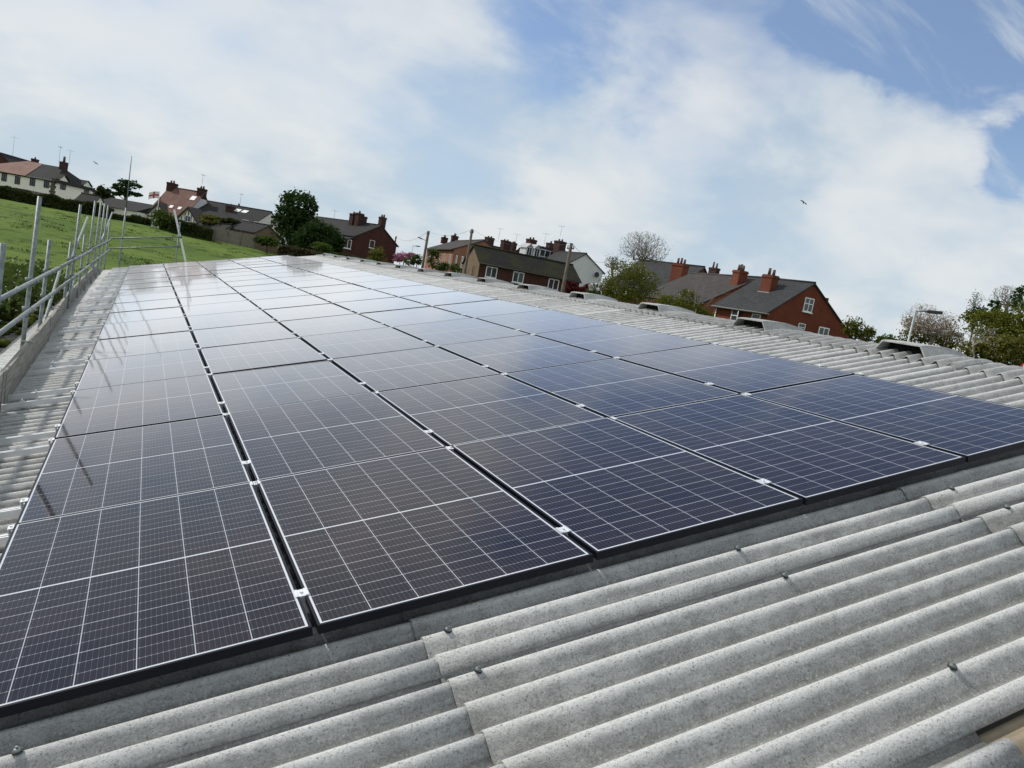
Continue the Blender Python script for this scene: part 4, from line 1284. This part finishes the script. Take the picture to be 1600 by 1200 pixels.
# timber fence along the top of the field
fa, fb = at(333, 372, 99), at(400, 384, 96)
d = fb - fa; d.z = 0; Lf = d.length; d.normalize()
fe = empty('garden_fence', (fa.x, fa.y, 0), (0, 0, math.atan2(d.y, d.x)), 'grey timber fence along the top edge of the field', 'fence')
za_, zb_ = gz(fa.x, fa.y), gz(fb.x, fb.y)
pm = MB(); n = int(Lf / .15)
for k in range(n):
    t = k / n; z = za_ + (zb_ - za_) * t; pm.box(k * .15, k * .15 + .135, -.012, .012, z, z + 1.55 + .03 * math.sin(k * 1.7))
pm.build('fence_boards', FENCE, fe)
for k in range(int(Lf / 1.8) + 1):
    z = za_ + (zb_ - za_) * (k * 1.8 / Lf); MB().box(k * 1.8 - .05, k * 1.8 + .05, -.11, -.013, z - .1, z + 1.65).build('fence_post', FENCE, fe)

# low mossy lean-to beside the shed, seen through the scaffold
lt_ = empty('lean_to', (-2.6, 14.5, -3.4), label='low lean-to with a grey mossy roof below the scaffold', cat='shed')
m = MB(); m.box(-1.6, 0.9, -5, 5, 0, 2.0); m.build('wall', CONC, lt_)
m = MB(); m.prism([(-1.9, 2.0), (1.15, 2.35), (1.15, 2.45), (-1.9, 2.1)], -5.3, 5.3); m.build('roof', MOSSROOF, lt_)
m = MB()
for k in range(70):
    r = random.Random(k); x, y = r.uniform(.3, 1.1), r.uniform(-5.2, 5.2); s_ = r.uniform(.06, .22)
    m.tube((x, y, 2.36 + x * .115 * .8), (x, y, 2.40 + x * .115 + s_ * .3), s_, s_ * .4, 7)
m.build('moss_clumps', MOSS, lt_)
# ------------------------------------------------------------------ vegetation
def leaves(m, rnd, c, rad, n, size, shell=0.45, flat_=1.0):
    """scatter leaf cards through an ellipsoid, denser towards its skin, in clumps"""
    c = Vector(c)
    clumps = []
    for _ in range(max(4, n // 26)):
        v = Vector((rnd.gauss(0, 1), rnd.gauss(0, 1), rnd.gauss(0, 1))).normalized() * (shell + (1 - shell) * rnd.random() ** .6)
        clumps.append((v, rnd.uniform(.12, .30)))
    for _ in range(n):
        v, s_ = rnd.choice(clumps)
        p = Vector((v.x + rnd.gauss(0, s_), v.y + rnd.gauss(0, s_), v.z + rnd.gauss(0, s_ * .8)))
        if p.length > 1.25: continue
        p = Vector((p.x * rad[0], p.y * rad[1], p.z * rad[2])) + c
        a = Vector((rnd.gauss(0, 1), rnd.gauss(0, 1), rnd.gauss(0, 1) * .7)).normalized()
        b = a.orthogonal().normalized(); b = (b * math.cos(1.3 * rnd.random()) + a.cross(b) * math.sin(rnd.random() * 6)).normalized()
        s = size * rnd.uniform(.55, 1.35)
        a = a * s; b = b * s * rnd.uniform(.4, .8)
        m.quad(p - a - b * .4, p + a * .1 - b, p + a + b * .3, p - a * .2 + b)

def branch(m, rnd, p, d, ln, r, depth, spread=0.55, droop=0.0, tips=None, minr=.006):
    q = p
    dd = d.normalized()
    n = 3
    for k in range(n):
        nd = (dd + Vector((rnd.gauss(0, .13), rnd.gauss(0, .13), rnd.gauss(0, .08) - droop))).normalized()
        q2 = q + nd * ln / n
        r1 = max(minr, r * (1 - .35 * (k + 1) / n))
        m.tube(q, q2, max(minr, r * (1 - .35 * k / n)), r1, 5 if depth < 2 else 3, False)
        q, dd = q2, nd
        if depth > 0 and k >= 0 and rnd.random() < .75:
            v = (dd + Vector((rnd.gauss(0, 1), rnd.gauss(0, 1), rnd.gauss(0, .6) + .25)).normalized() * spread * 1.3).normalized()
            branch(m, rnd, q, v, ln * rnd.uniform(.5, .75), r1 * .6, depth - 1, spread, droop, tips, minr)
    if depth > 0:
        for _ in range(2):
            v = (dd + Vector((rnd.gauss(0, 1), rnd.gauss(0, 1), rnd.gauss(0, .6) + .2)).normalized() * spread).normalized()
            branch(m, rnd, q, v, ln * rnd.uniform(.6, .82), r * .55, depth - 1, spread, droop, tips, minr)
    elif tips is not None:
        tips.append(q)

def tree(name, label, cat, base, blobs, n, size, lm, seed, trunk=.25, th=None, barkm=None, blossom=None, limbs=6, group=None, shell=.45, crown='foliage'):
    """blobs: list of (centre xyz, radii) in world space"""
    rnd = random.Random(seed)
    base = Vector(base)
    e = empty(name, base, label=label, cat=cat, group=group)
    vol = [b[1][0] * b[1][1] * b[1][2] for b in blobs]; tot = sum(v ** .67 for v in vol)
    m = MB()
    for (c, rad), v in zip(blobs, vol):
        leaves(m, rnd, Vector(c) - base, rad, int(n * v ** .67 / tot), size, shell)
    m.build(crown, lm, e)
    if blossom:
        m = MB()
        for (c, rad), v in zip(blobs, vol):
            leaves(m, rnd, Vector(c) - base, [r * 1.03 for r in rad], int(n * blossom[1] * v ** .67 / tot), size * .8, .7)
        m.build('blossom', blossom[0], e)
    t = MB(); top = Vector(blobs[0][0]) - base
    t.tube((0, 0, -.2), top * .55, trunk, trunk * .7, 8); t.tube(top * .55, top, trunk * .7, trunk * .3, 6)
    for k in range(limbs):
        b = blobs[k % len(blobs)]
        tgt = Vector(b[0]) - base + Vector((rnd.uniform(-.7, .7) * b[1][0], rnd.uniform(-.7, .7) * b[1][1], rnd.uniform(-.2, .8) * b[1][2]))
        s_ = top * rnd.uniform(.3, .7)
        mid_ = (s_ + tgt) / 2 + Vector((0, 0, .15))
        t.tube(s_, mid_, trunk * .4, trunk * .25, 5, False); t.tube(mid_, tgt, trunk * .25, trunk * .06, 5, False)
    t.build('trunk', barkm or BARK, e)
    return e

def pxs(D): return D / FPX * 0.98     # metres per photo pixel near distance D
def bl(x, y, D, rx, ry, dd=None):     # blob from pixel centre and pixel radii
    k = pxs(D) * 1.0; c = at(x, y, D)
    return (tuple(c), (rx * k, (dd or rx) * k, ry * k))
def foot_(x, y, D):
    p = at(x, y, D); return (p.x, p.y, gz(p.x, p.y))

# big evergreen at the end of the field, and the tree beside it
tree('evergreen_tree', 'tall dense evergreen standing at the end of the field', 'tree', foot_(462, 395, 84),
     [bl(464, 326, 84, 27, 26), bl(450, 345, 84, 20, 22), bl(472, 352, 84, 26, 22), bl(462, 375, 84, 30, 20), bl(440, 352, 84, 9, 9), bl(485, 322, 84, 11, 12)],
     7000, .18, L_EVER, 11, .35)
tree('evergreen_tree', 'lower dark bushy tree leaning to the right of the tall evergreen', 'tree', foot_(502, 395, 80),
     [bl(500, 368, 80, 27, 20), bl(482, 375, 80, 20, 18), bl(518, 378, 80, 18, 15), bl(522, 388, 80, 14, 10)], 5000, .18, L_EVER, 12, .25)
# pine behind the bungalow and its neighbour
P_ = 150
pe = empty('pine_tree', foot_(197, 300, P_), label='open crowned pine standing against the sky behind the bungalow', cat='tree')
bs = Vector(pe.location); rnd = random.Random(5)
m = MB(); tb_ = MB(); topz = at(199, 283, P_).z - bs.z
tb_.tube((0, 0, 0), (0, 0, topz), .3, .08, 7)
for (x, y, rx, ry) in ((199, 285, 11, 5), (190, 291, 9, 3.5), (208, 290, 10, 4), (184, 296, 8, 3), (200, 297, 14, 4), (212, 304, 8, 2.5), (180, 302, 6, 3), (192, 303, 8, 3)):
    b = bl(x, y, P_, rx, ry); c = Vector(b[0]) - bs
    leaves(m, rnd, c, b[1], 260, .26, .3)
    tb_.tube((0, 0, c.z - .8), c, .09, .04, 5, False)
m.build('foliage', L_EVER, pe); tb_.build('trunk', BARK, pe)
tree('evergreen_tree', 'small dark round tree between the cream house and the pine', 'tree', foot_(163, 310, 140), [bl(163, 301, 140, 9, 9), bl(156, 308, 140, 8, 9), bl(170, 309, 140, 8, 6)], 1300, .26, L_DARKH, 13, .2)

def hedge(name, label, pts, D0, D1, hpx, n, size, lm, seed, depth=1.2, z_extra=0.0, blossom=None, cat='hedge'):
    """clipped hedge following ground line pixels pts, hpx pixel height"""
    rnd = random.Random(seed); m = MB(); b0 = None; core = MB(); bm_ = MB()
    P = [at(x, y, D0 + (D1 - D0) * i / (len(pts) - 1)) for i, (x, y) in enumerate(pts)]
    b0 = Vector((P[0].x, P[0].y, gz(P[0].x, P[0].y)))
    e = empty(name, b0, label=label, cat=cat)
    hpx = [h_ * 0.72 for h_ in hpx]
    tot = sum((b - a).length for a, b in zip(P, P[1:]))
    for i, (a, b) in enumerate(zip(P, P[1:])):
        d = b - a; d.z = 0; L = d.length; d.normalize(); nrm = Vector((d.y, -d.x, 0))
        h = hpx[i] * pxs((D0 + D1) / 2)
        za, zb = a.z, b.z
        cnt = int(n * L / tot)
        for _ in range(cnt):
            t = rnd.random(); s_ = rnd.uniform(-1, 1); k = rnd.random() ** .55
            # points near the surface of a rounded slab
            w_ = depth * (1 - .25 * k)
            if rnd.random() < .5: s_ = math.copysign(rnd.uniform(.85, 1.05), s_)
            else: k = rnd.uniform(.9, 1.06)
            hh = h * (1 + .10 * math.sin(t * L * 1.3 + i) + .06 * math.sin(t * L * 3.1))
            p = a + d * (t * L) + nrm * (s_ * w_) ; p.z = za + (zb - za) * t + k * hh + rnd.gauss(0, .05) - .1
            p -= b0
            u = Vector((rnd.gauss(0, 1), rnd.gauss(0, 1), rnd.gauss(0, 1))).normalized(); v = u.orthogonal().normalized()
            s = size * rnd.uniform(.6, 1.4); tgt_ = m
            if blossom and rnd.random() < blossom[1]: tgt_ = bm_; s *= .6
            tgt_.quad(p - u * s - v * s * .4, p + v * s * -.7, p + u * s + v * s * .3, p + v * s * .7)
        core.obox((a + b) / 2 - b0 + Vector((0, 0, h * .42 - .3)), d * (L / 2), nrm * depth * .72, (0, 0, h * .45 + .3))
    m.build('foliage', lm, e); core.build('woody_core', L_DARKH, e)
    if blossom: bm_.build('blossom', blossom[0], e)
    return e
hedge('hedge', 'long dark clipped hedge between the field and the cream house', [(-60, 300), (0, 310), (75, 323), (150, 337), (172, 341)], 108, 106, [22, 19, 20, 20], 9000, .2, L_DARKH, 21)
hedge('hedge', 'short dark hedge in front of the bungalow wall', [(172, 341), (205, 345), (236, 351)], 108, 108, [7, 10], 1500, .18, L_DARKH, 22)
hedge('hedge', 'tall dark hedge in front of the red roofed cottage', [(270, 358), (300, 364), (332, 371)], 101, 99, [17, 15], 3600, .17, L_DARKH, 23)
tree('garden_tree', 'round green shrub tree beside the half timbered gable', 'tree', foot_(255, 352, 103), [bl(256, 344, 103, 15, 12), bl(270, 350, 103, 10, 8)], 2200, .18, L_MID, 24, .12)
tree('garden_shrub', 'olive green shrub below the white cottage gable', 'shrub', foot_(335, 360, 105), [bl(332, 344, 105, 17, 7), bl(345, 350, 105, 10, 7)], 1400, .17, L_OLIVE, 25, .08)
tree('garden_shrub', 'dark low shrub between the garden shed and the cottage row', 'shrub', foot_(360, 356, 105), [bl(358, 347, 105, 15, 6)], 900, .17, L_DARKH, 26, .08)
tree('garden_shrub', 'scruffy shrub in front of the garden hut', 'shrub', foot_(418, 382, 96), [bl(418, 377, 96, 14, 7), bl(405, 375, 96, 8, 5)], 1200, .15, L_MID, 27, .08)
hedge('hedge', 'brown green hedge just beyond the far end of the roof', [(448, 401), (475, 405), (505, 410), (545, 418)], 66, 62, [20, 18, 16], 6500, .12, L_BROWN, 28)
hedge('hedge', 'dark green hedge below the dark brick house', [(505, 404), (560, 412), (600, 420)], 74, 72, [14, 10], 3500, .14, L_DARKH, 29)
tree('garden_tree', 'mid green shrub between the evergreens and the brown hedge', 'shrub', foot_(500, 390, 72), [bl(503, 386, 72, 16, 6)], 1200, .12, L_MID, 30, .08)
tree('garden_tree', 'thin yellow green tree in front of the dark brick house', 'tree', foot_(588, 420, 66), [bl(590, 400, 66, 14, 13), bl(582, 408, 66, 10, 8)], 900, .10, L_OLIVE, 31, .08, shell=.2)
tree('blossom_tree', 'small pink blossom tree right of the dark brick house', 'tree', foot_(632, 425, 92), [bl(632, 402, 92, 14, 7), bl(645, 401, 92, 10, 5), bl(622, 405, 92, 8, 5)], 1600, .13, L_PINK, 32, .1, crown='blossom')
tree('garden_tree', 'small grey green tree beside the pink blossom', 'tree', foot_(652, 425, 88), [bl(652, 405, 88, 9, 8), bl(640, 409, 88, 8, 5)], 900, .12, L_MID, 33, .1, blossom=(L_WHITE, .25))
tree('garden_tree', 'leafy climber covered tree at the corner of the orange terrace', 'tree', foot_(680, 425, 80), [bl(678, 402, 80, 9, 14), bl(690, 415, 80, 14, 8), bl(710, 420, 80, 12, 7)], 1800, .12, L_MID, 34, .1, blossom=(L_WHITE, .2))

# near hedge by the scaffold with pale blossom, dark ivy behind it
rnd = random.Random(40)
nh = empty('ivy_hedge', (-2.6, 18, gz(-2.6, 18)), label='overgrown hedge with pale blossom behind the scaffold tubes', cat='hedge')
B0 = Vector(nh.location); lf_, fl_ = MB(), MB()
tops = [(5, -2.6), (9, 0.05), (13, 0.1), (18, -.1), (22, -.35), (27, -.7), (31, -1.2), (36, -2.0)]
def topat(y):
    for (a, za), (b, zb) in zip(tops, tops[1:]):
        if a <= y <= b: return za + (zb - za) * (y - a) / (b - a)
    return tops[-1][1]
for _ in range(16000):
    y = rnd.uniform(9.5, 36); zt_ = topat(y) + .18 * math.sin(y * 2.3) + .12 * math.sin(y * 5.1)
    t = rnd.random(); z = -3.3 + (zt_ + 3.3) * (1 - t * t)
    w_ = 1.2 * (1 - .45 * (1 - t * t))
    x = -2.75 + rnd.choice((-1, 1, 1)) * w_ * rnd.uniform(.7, 1.08) if rnd.random() < .7 else -2.75 + rnd.uniform(-1, 1) * w_
    if rnd.random() < .3: z = zt_ + rnd.gauss(0, .09)
    p = Vector((x, y, z)) - B0
    u = Vector((rnd.gauss(0, 1), rnd.gauss(0, 1), rnd.gauss(0, 1))).normalized(); v = u.orthogonal().normalized()
    s = rnd.uniform(.035, .085)
    tgt_ = fl_ if (rnd.random() < .16 and z > zt_ - 1.3) else lf_
    if tgt_ is fl_: s *= .55
    tgt_.quad(p - u * s - v * s * .3, p - v * s * .7, p + u * s + v * s * .2, p + v * s * .7)
lf_.build('foliage', L_MID, nh); fl_.build('blossom', L_WHITE, nh)
c_ = MB()
for a, b in zip(tops[1:], tops[2:]):
    c_.obox(Vector((-2.8, (a[0] + b[0]) / 2, (-3.4 + min(a[1], b[1]) - .5) / 2)) - B0, (.75, 0, 0), (0, (b[0] - a[0]) / 2 + .1, 0), (0, 0, (min(a[1], b[1]) - .5 + 3.4) / 2))
c_.build('woody_core', L_DARKH, nh)

# dark tussocks in the field
rnd = random.Random(60); m = MB()
for _ in range(150):
    px_, py_ = rnd.uniform(0, 420), 0
    d = rnd.uniform(50, 102); az = R(rnd.uniform(-9, 9.5)); x, y = CW.x + d * math.sin(az), CW.y + d * math.cos(az)
    z = gz(x, y)
    for k in range(22):
        a = rnd.uniform(0, 6.28); rr_ = abs(rnd.gauss(0, .28)); p = Vector((x + rr_ * math.cos(a) * 1.8, y + rr_ * math.sin(a), z))
        h = rnd.uniform(.05, .16); u = Vector((rnd.uniform(-.05, .05), rnd.uniform(-.03, .03), 0)); wv = Vector((rnd.gauss(0, 1), rnd.gauss(0, 1), 0)).normalized() * .035
        m.quad(p - wv, p + wv, p + wv * .4 + u + Vector((0, 0, h)), p - wv * .4 + u + Vector((0, 0, h)))
tag(m.build('grass_tussocks', L_MID), 'darker tufts of rough grass scattered over the sloping field', 'grass', kind='stuff')

# shrubs between the shed ridge and the right hand houses
tree('red_shrub', 'dark red leaved shrub below the pale rendered gable', 'shrub', foot_(900, 470, 52), [bl(893, 449, 52, 9, 9), bl(905, 455, 52, 16, 8), bl(920, 452, 52, 8, 8), bl(888, 458, 52, 8, 8)], 2200, .085, L_RED, 41, .06, shell=.2)
tree('blossom_shrub', 'pale blossoming shrub right of the red leaved shrub', 'shrub', foot_(925, 470, 50), [bl(926, 455, 50, 9, 11), bl(934, 462, 50, 8, 8)], 900, .07, L_MID, 42, .05, blossom=(L_WHITE, .6), shell=.2)
tree('leafy_tree', 'fresh green leafy tree in front of the big bare tree', 'tree', foot_(985, 480, 54),
     [bl(985, 425, 54, 30, 20), bl(965, 445, 54, 26, 20), bl(1005, 445, 54, 26, 22), bl(985, 462, 54, 34, 16), bl(950, 455, 54, 14, 18)], 9500, .06, L_FRESH, 43, .12, blossom=(L_WHITE, .03), shell=.2)
tree('leafy_shrub', 'broad yellow green shrub mass in front of the terrace houses', 'shrub', foot_(1070, 495, 50),
     [bl(1060, 478, 50, 26, 14), bl(1085, 484, 50, 22, 12), bl(1040, 470, 50, 16, 12), bl(1100, 490, 50, 16, 8), bl(1075, 462, 50, 14, 10)], 5000, .055, L_FRESH, 44, .08, blossom=(L_WHITE, .05), shell=.2)
# slender bare stems rising from it
e = empty('sapling', foot_(1085, 495, 49), label='thin bare sapling rising out of the yellow green shrub', cat='tree'); rnd = random.Random(4); m = MB()
bs = Vector(e.location)
for x in (1084, 1090, 1104):
    branch(m, rnd, at(x, 480, 49) - bs, Vector((rnd.uniform(-.1, .3), 0, 1)), 1.1, .018, 2, .35, 0, None, .005)
m.tube((0, 0, 0), at(1088, 482, 49) - bs, .05, .02, 6); m.build('trunk', TWIG, e)

# big bare tree
def grow(rnd, root, blobs_, npts, base=Vector((0, 0, 0)), shell=.15):
    """branching skeleton: scatter tips in the crown and join each to the nearest branch behind it"""
    pts = []
    for c, rad, share in blobs_:
        for _ in range(int(npts * share)):
            v = Vector((rnd.gauss(0, 1), rnd.gauss(0, 1), rnd.gauss(0, 1))).normalized() * (rnd.random() ** .58)
            if v.z < -.55: v.z = -v.z
            pts.append(Vector((v.x * rad[0], v.y * rad[1], v.z * rad[2])) + c)
    pts.sort(key=lambda p: (p - root).length)
    nodes = [base, root]; par = [-1, 0]
    for p in pts:
        dp = (p - root).length
        best, bi = 1e9, 1
        for k in range(1, len(nodes)):
            q = nodes[k]; e_ = (p - q).length_squared
            if e_ < best:
                # prefer growing outwards
                if (q - root).length < dp * .97:
                    best, bi = e_, k
        q = nodes[bi]; mid = q.lerp(p, .5) + Vector((rnd.gauss(0, .05), rnd.gauss(0, .05), rnd.gauss(0, .04))) * (p - q).length * 2
        nodes.append(mid); par.append(bi); nodes.append(p); par.append(len(nodes) - 2)
    return nodes, par
def skeleton(m, nodes, par, minr, k_=.5):
    n = len(nodes); cnt = [0] * n; has = [False] * n
    for i in range(n - 1, 0, -1):
        if not has[i]: cnt[i] = 1
        has[par[i]] = True; cnt[par[i]] += cnt[i]
    for i in range(1, n):
        r0 = minr * max(1, cnt[par[i]] if par[i] else cnt[i]) ** k_; r1 = minr * cnt[i] ** k_
        r0 = min(r0, r1 * 1.5)
        m.tube(nodes[par[i]], nodes[i], r0, r1, 7 if r1 > .06 else (4 if r1 > .02 else 3), False)
def bare(name, label, base, rootpx, D, seed, crown, npts, minr, mt=None, leafm=None, nl=0, ls=.08, k_=.5):
    """crown: list of pixel blobs (x, y, rx, ry, share)"""
    b = Vector(base); e = empty(name, b, label=label, cat='tree'); rnd = random.Random(seed); m = MB()
    root = at(*rootpx, D) - b
    bs_ = []
    for x, y, rx, ry, sh in crown:
        c, rad = bl(x, y, D, rx, ry); bs_.append((Vector(c) - b, rad, sh))
    nodes, par = grow(rnd, root, bs_, npts)
    skeleton(m, nodes, par, minr, k_)
    m.build('branches', mt or TWIG, e)
    if leafm:
        l = MB()
        for _ in range(nl):
            p = rnd.choice(nodes[2:]) + Vector((rnd.gauss(0, .12), rnd.gauss(0, .12), rnd.gauss(0, .1)))
            u = Vector((rnd.gauss(0, 1), rnd.gauss(0, 1), rnd.gauss(0, 1))).normalized(); v = u.orthogonal().normalized(); s = ls * rnd.uniform(.6, 1.4)
            l.quad(p - u * s, p - v * s * .7, p + u * s, p + v * s * .7)
        l.build('foliage', leafm, e)
    return e
bare('bare_tree', 'large bare tree with a dense fan of twigs against the sky', foot_(1000, 470, 66), (1003, 424), 66, 8, [(1006, 388, 42, 27, .8), (1006, 400, 46, 16, .2)], 2600, .0052, TWIG, L_OLIVE, 900, .04, k_=.47)
bare('bare_tree', 'small thinly leaved bare tree left of the big bare tree', foot_(955, 470, 62), (958, 436), 62, 9, [(958, 412, 16, 13, 1)], 420, .007, TWIG, L_MID, 500, .05)

# trees at the right hand edge
tree('leafy_tree', 'grey green tree just right of the red brick gable', 'tree', foot_(1345, 540, 60), [bl(1338, 513, 60, 13, 15), bl(1350, 522, 60, 14, 12), bl(1326, 508, 60, 9, 12), bl(1362, 520, 60, 6, 9)], 2400, .08, L_FRESH, 51, .12, shell=.2)
tree('leafy_tree', 'low dark leafy tree between the gable and the street lamp', 'tree', foot_(1390, 545, 58), [bl(1386, 532, 58, 12, 8), bl(1400, 536, 58, 10, 6), bl(1375, 536, 58, 8, 5)], 1500, .10, L_MID, 52, .1)
bare('blossom_tree', 'open tree dotted with pale blossom behind the street lamp', foot_(1450, 560, 48), (1452, 540), 48, 14, [(1440, 502, 28, 26, .6), (1472, 512, 26, 24, .4)], 900, .005, TWIG, L_BLUSH, 3400, .034)
tree('leafy_tree', 'thin olive foliage mixed into the blossom tree behind the lamp', 'tree', foot_(1455, 560, 50), [bl(1440, 515, 50, 26, 20), bl(1470, 522, 50, 24, 20), bl(1425, 528, 50, 16, 12), bl(1485, 530, 50, 16, 18)], 3800, .07, L_OLIVE, 53, .1, shell=.3, blossom=(L_BLUSH, .22))
tree('leafy_tree', 'large bright green tree at the right edge', 'tree', foot_(1570, 560, 44),
     [bl(1548, 510, 44, 34, 22), bl(1585, 503, 44, 28, 26), bl(1525, 500, 44, 18, 14), bl(1580, 530, 44, 36, 22), bl(1620, 520, 44, 36, 40)], 7500, .07, L_FRESH, 54, .2, shell=.35)
tree('leafy_tree', 'darker green tree filling the gap below the bright tree', 'tree', foot_(1590, 575, 38),
     [bl(1575, 550, 38, 34, 20), bl(1610, 545, 38, 30, 26), bl(1545, 545, 38, 20, 16), bl(1510, 548, 38, 20, 12)], 5500, .07, L_OLIVE, 55, .15)
tree('evergreen_tree', 'dark conifer tip rising behind the bright green tree', 'tree', foot_(1552, 520, 52), [bl(1552, 482, 52, 9, 12), bl(1530, 492, 52, 14, 12), bl(1558, 495, 52, 18, 10), bl(1600, 470, 52, 14, 18)], 2200, .09, L_EVER, 56, .15)
bare('bare_tree', 'pale forked bare tree in front of the green trees', foot_(1522, 570, 32), (1522, 556), 32, 17, [(1508, 532, 15, 18, .35), (1542, 528, 20, 18, .4), (1524, 524, 12, 24, .25)], 260, .0042, flat('pale_bark', (0.36, 0.32, 0.25), .9, .2), k_=.42)
bare('bare_tree', 'twiggy bare crown above the bright green trees', foot_(1570, 540, 60), (1572, 492), 60, 18, [(1573, 466, 22, 19, 1)], 900, .0055)
bare('bare_tree', 'small bare tree between the blossom tree and the green trees', foot_(1520, 540, 55), (1522, 505), 55, 19, [(1524, 478, 12, 22, 1)], 200, .007, TWIG, L_BROWN, 300, .045)

# ------------------------------------------------------------------ street furniture
def lamp(name, label, topx, basepx, D, armpx, head=.55, r=.055, hd=None):
    t, b_, a = at(*topx, D), at(*basepx, D), at(*armpx, D)
    base = Vector((t.x, t.y, gz(t.x, t.y))); e = empty(name, base, label=label, cat='street lamp', group='street lamps')
    MB().tube((0, 0, 0), t - base, r, r * .7, 10).build('pole', LAMPM, e)
    m = MB(); m.tube(t - base, a - base, r * .7, r * .6, 8); m.build('arm', LAMPM, e)
    d = (a - t).normalized(); c = a - base + d * head / 2
    s_ = Vector((d.y, -d.x, 0)).normalized()
    MB().obox(c, d * head / 2, s_ * head * .22, Vector((0, 0, head * .11))).build('lantern', WIRE, e)
    return e
lamp('street_lamp', 'grey street lamp with a dark lantern in front of the blossom tree', (1431, 485), (1419, 535), 36, (1449, 486.8), .55, .06)
lamp('street_lamp', 'street lamp with a long arm just left of the telegraph pole', (666, 376), (660, 410), 84, (660, 373.5), .5, .06)
lamp('street_lamp', 'smaller more distant street lamp above the small grey green tree', (645, 384), (642, 400), 110, (650, 384.5), .6, .07)

def pole(label, top, low, D, r=.14):
    t = at(*top, D); l = at(*low, D)
    base = Vector((t.x, t.y, gz(t.x, t.y)))
    e = empty('telegraph_pole', base, label=label, cat='telegraph pole', group='telegraph poles')
    MB().tube((0, 0, 0), t - base, r * 1.15, r * .85, 12).build('pole', TIMBER, e)
    m = MB(); h = t.z - base.z
    m.box(-.02, .02, -.4, .4, h - .35, h - .27)
    for y in (-.35, -.12, .12, .35): m.tube((0, y, h - .27), (0, y, h - .12), .025, None, 6)
    m.build('insulators', WIRE, e)
    return t
t1 = pole('thick wooden telegraph pole at the right end of the mossy roofed building', (893, 380), (876, 457), 46, .115)
t2 = pole('slim pale telegraph pole standing in the gap of sky', (669.6, 361), (660.7, 414), 76, .14)
t3 = pole('dark telegraph pole rising beside the brown brick gable', (738, 358), (726.5, 428), 68, .12)
t4 = pole('short distant telegraph pole beside the dark brick house', (619, 369), (617, 380), 112, .12)
def wire(name, label, a, b, sag, r=.012, n=16):
    o0 = Vector(a); m = MB(); prev = Vector((0, 0, 0))
    for k in range(1, n + 1):
        t = k / n; p = Vector(b) * t + o0 * (1 - t) - o0; p = p - Vector((0, 0, sag * 4 * t * (1 - t)))
        m.tube(prev, p, r, r, 4, False); prev = p
    o = m.build(name, WIRE); o.location = o0
    return tag(o, label, 'cable')
wire('telephone_wire', 'thin wire from the thick telegraph pole to the slate roofed house on the right', t1, at(950, 408, 78), .5, .011)
wire('telephone_wire', 'thin wire from the thick telegraph pole towards the dark pole', t1, t3, .7, .008)
wire('telephone_wire', 'thin wire between the slim pale pole and the dark pole', t2, t3, .5, .010)
wire('telephone_wire', 'thin wire from the slim pale pole to the distant short pole', t2, t4, .8, .012)

# round red bordered road sign at the right edge
c = at(1604, 573, 26)
sg = empty('road_sign', (c.x, c.y, gz(c.x, c.y)), (0, 0, math.atan2(CW.y - c.y, CW.x - c.x)), 'round white road sign with a red border at the right edge', 'road sign')
h = c.z - sg.location.z
MB().tube((-.05, 0, 0), (-.05, 0, h + .1), .035, None, 8).build('post', LAMPM, sg)
MB().tube((-.01, 0, h), (0, 0, h), .13, .13, 28).build('sign_border', PAINTR, sg)
MB().tube((.001, 0, h), (.006, 0, h), .09, .09, 28).build('sign_face', PAINTW, sg)

# birds
def bird(label, px_, D, span, rot):
    c = at(*px_, D); m = MB()
    m.tube((-.16, 0, 0), (.02, 0, .01), .012, .035, 6); m.tube((.02, 0, .01), (.16, 0, 0), .035, .008, 6)
    for s_ in (-1, 1):
        m.quad((.07, 0, .02), (.09, s_ * span * .45, .10), (.0, s_ * span, .02), (-.04, s_ * span * .45, .08), (-.05, 0, .02))
        m.quad((.07, 0, .012), (-.05, 0, .012), (-.04, s_ * span * .45, .072), (.0, s_ * span, .015), (.09, s_ * span * .45, .092))
    m.quad((-.14, -.02, 0), (-.26, -.06, 0), (-.26, .06, 0), (-.14, .02, 0))
    o = m.build('bird', BIRDM); o.location = c; o.rotation_euler = (.5, .2, rot)
    return tag(o, label, 'bird')
bird('dark bird gliding in the open sky on the right', (1255, 317), 48, .26, .8)
bird('tiny dark bird flying above the bungalow on the left', (149, 255), 85, .30, 2.0)

# far tree belt closing off the plain on the right, and rough scrub between it and the houses
rnd = random.Random(77); m = MB()
for k in range(9000):
    az = R(rnd.uniform(12, 110)); d = rnd.uniform(165, 185)
    x, y = CW.x + d * math.sin(az), CW.y + d * math.cos(az)
    h = 4.6 + 1.0 * math.sin(az * 37) + .7 * math.sin(az * 91)
    p = Vector((x, y, gz(x, y) + h * rnd.random() ** .6))
    u = Vector((rnd.gauss(0, 1), rnd.gauss(0, 1), rnd.gauss(0, 1))).normalized(); v = u.orthogonal().normalized(); s_ = rnd.uniform(.5, 1.1)
    m.quad(p - u * s_, p - v * s_ * .7, p + u * s_, p + v * s_ * .7)
tag(m.build('woodland', L_MID), 'distant belt of trees behind the houses on the right', 'woodland', kind='stuff')
m = MB()
for k in range(9000):
    az = R(rnd.uniform(30, 80)); d = rnd.uniform(30, 44) + 6 * math.sin(az * 9)
    x, y = CW.x + d * math.sin(az), CW.y + d * math.cos(az)
    p = Vector((x, y, gz(x, y) + 2.3 * rnd.random() ** .7))
    u = Vector((rnd.gauss(0, 1), rnd.gauss(0, 1), rnd.gauss(0, 1))).normalized(); v = u.orthogonal().normalized(); s_ = rnd.uniform(.10, .26)
    m.quad(p - u * s_, p - v * s_ * .7, p + u * s_, p + v * s_ * .7)
tag(m.build('scrub', L_MID), 'rough scrub growing around the trees on the right', 'scrub', kind='stuff')
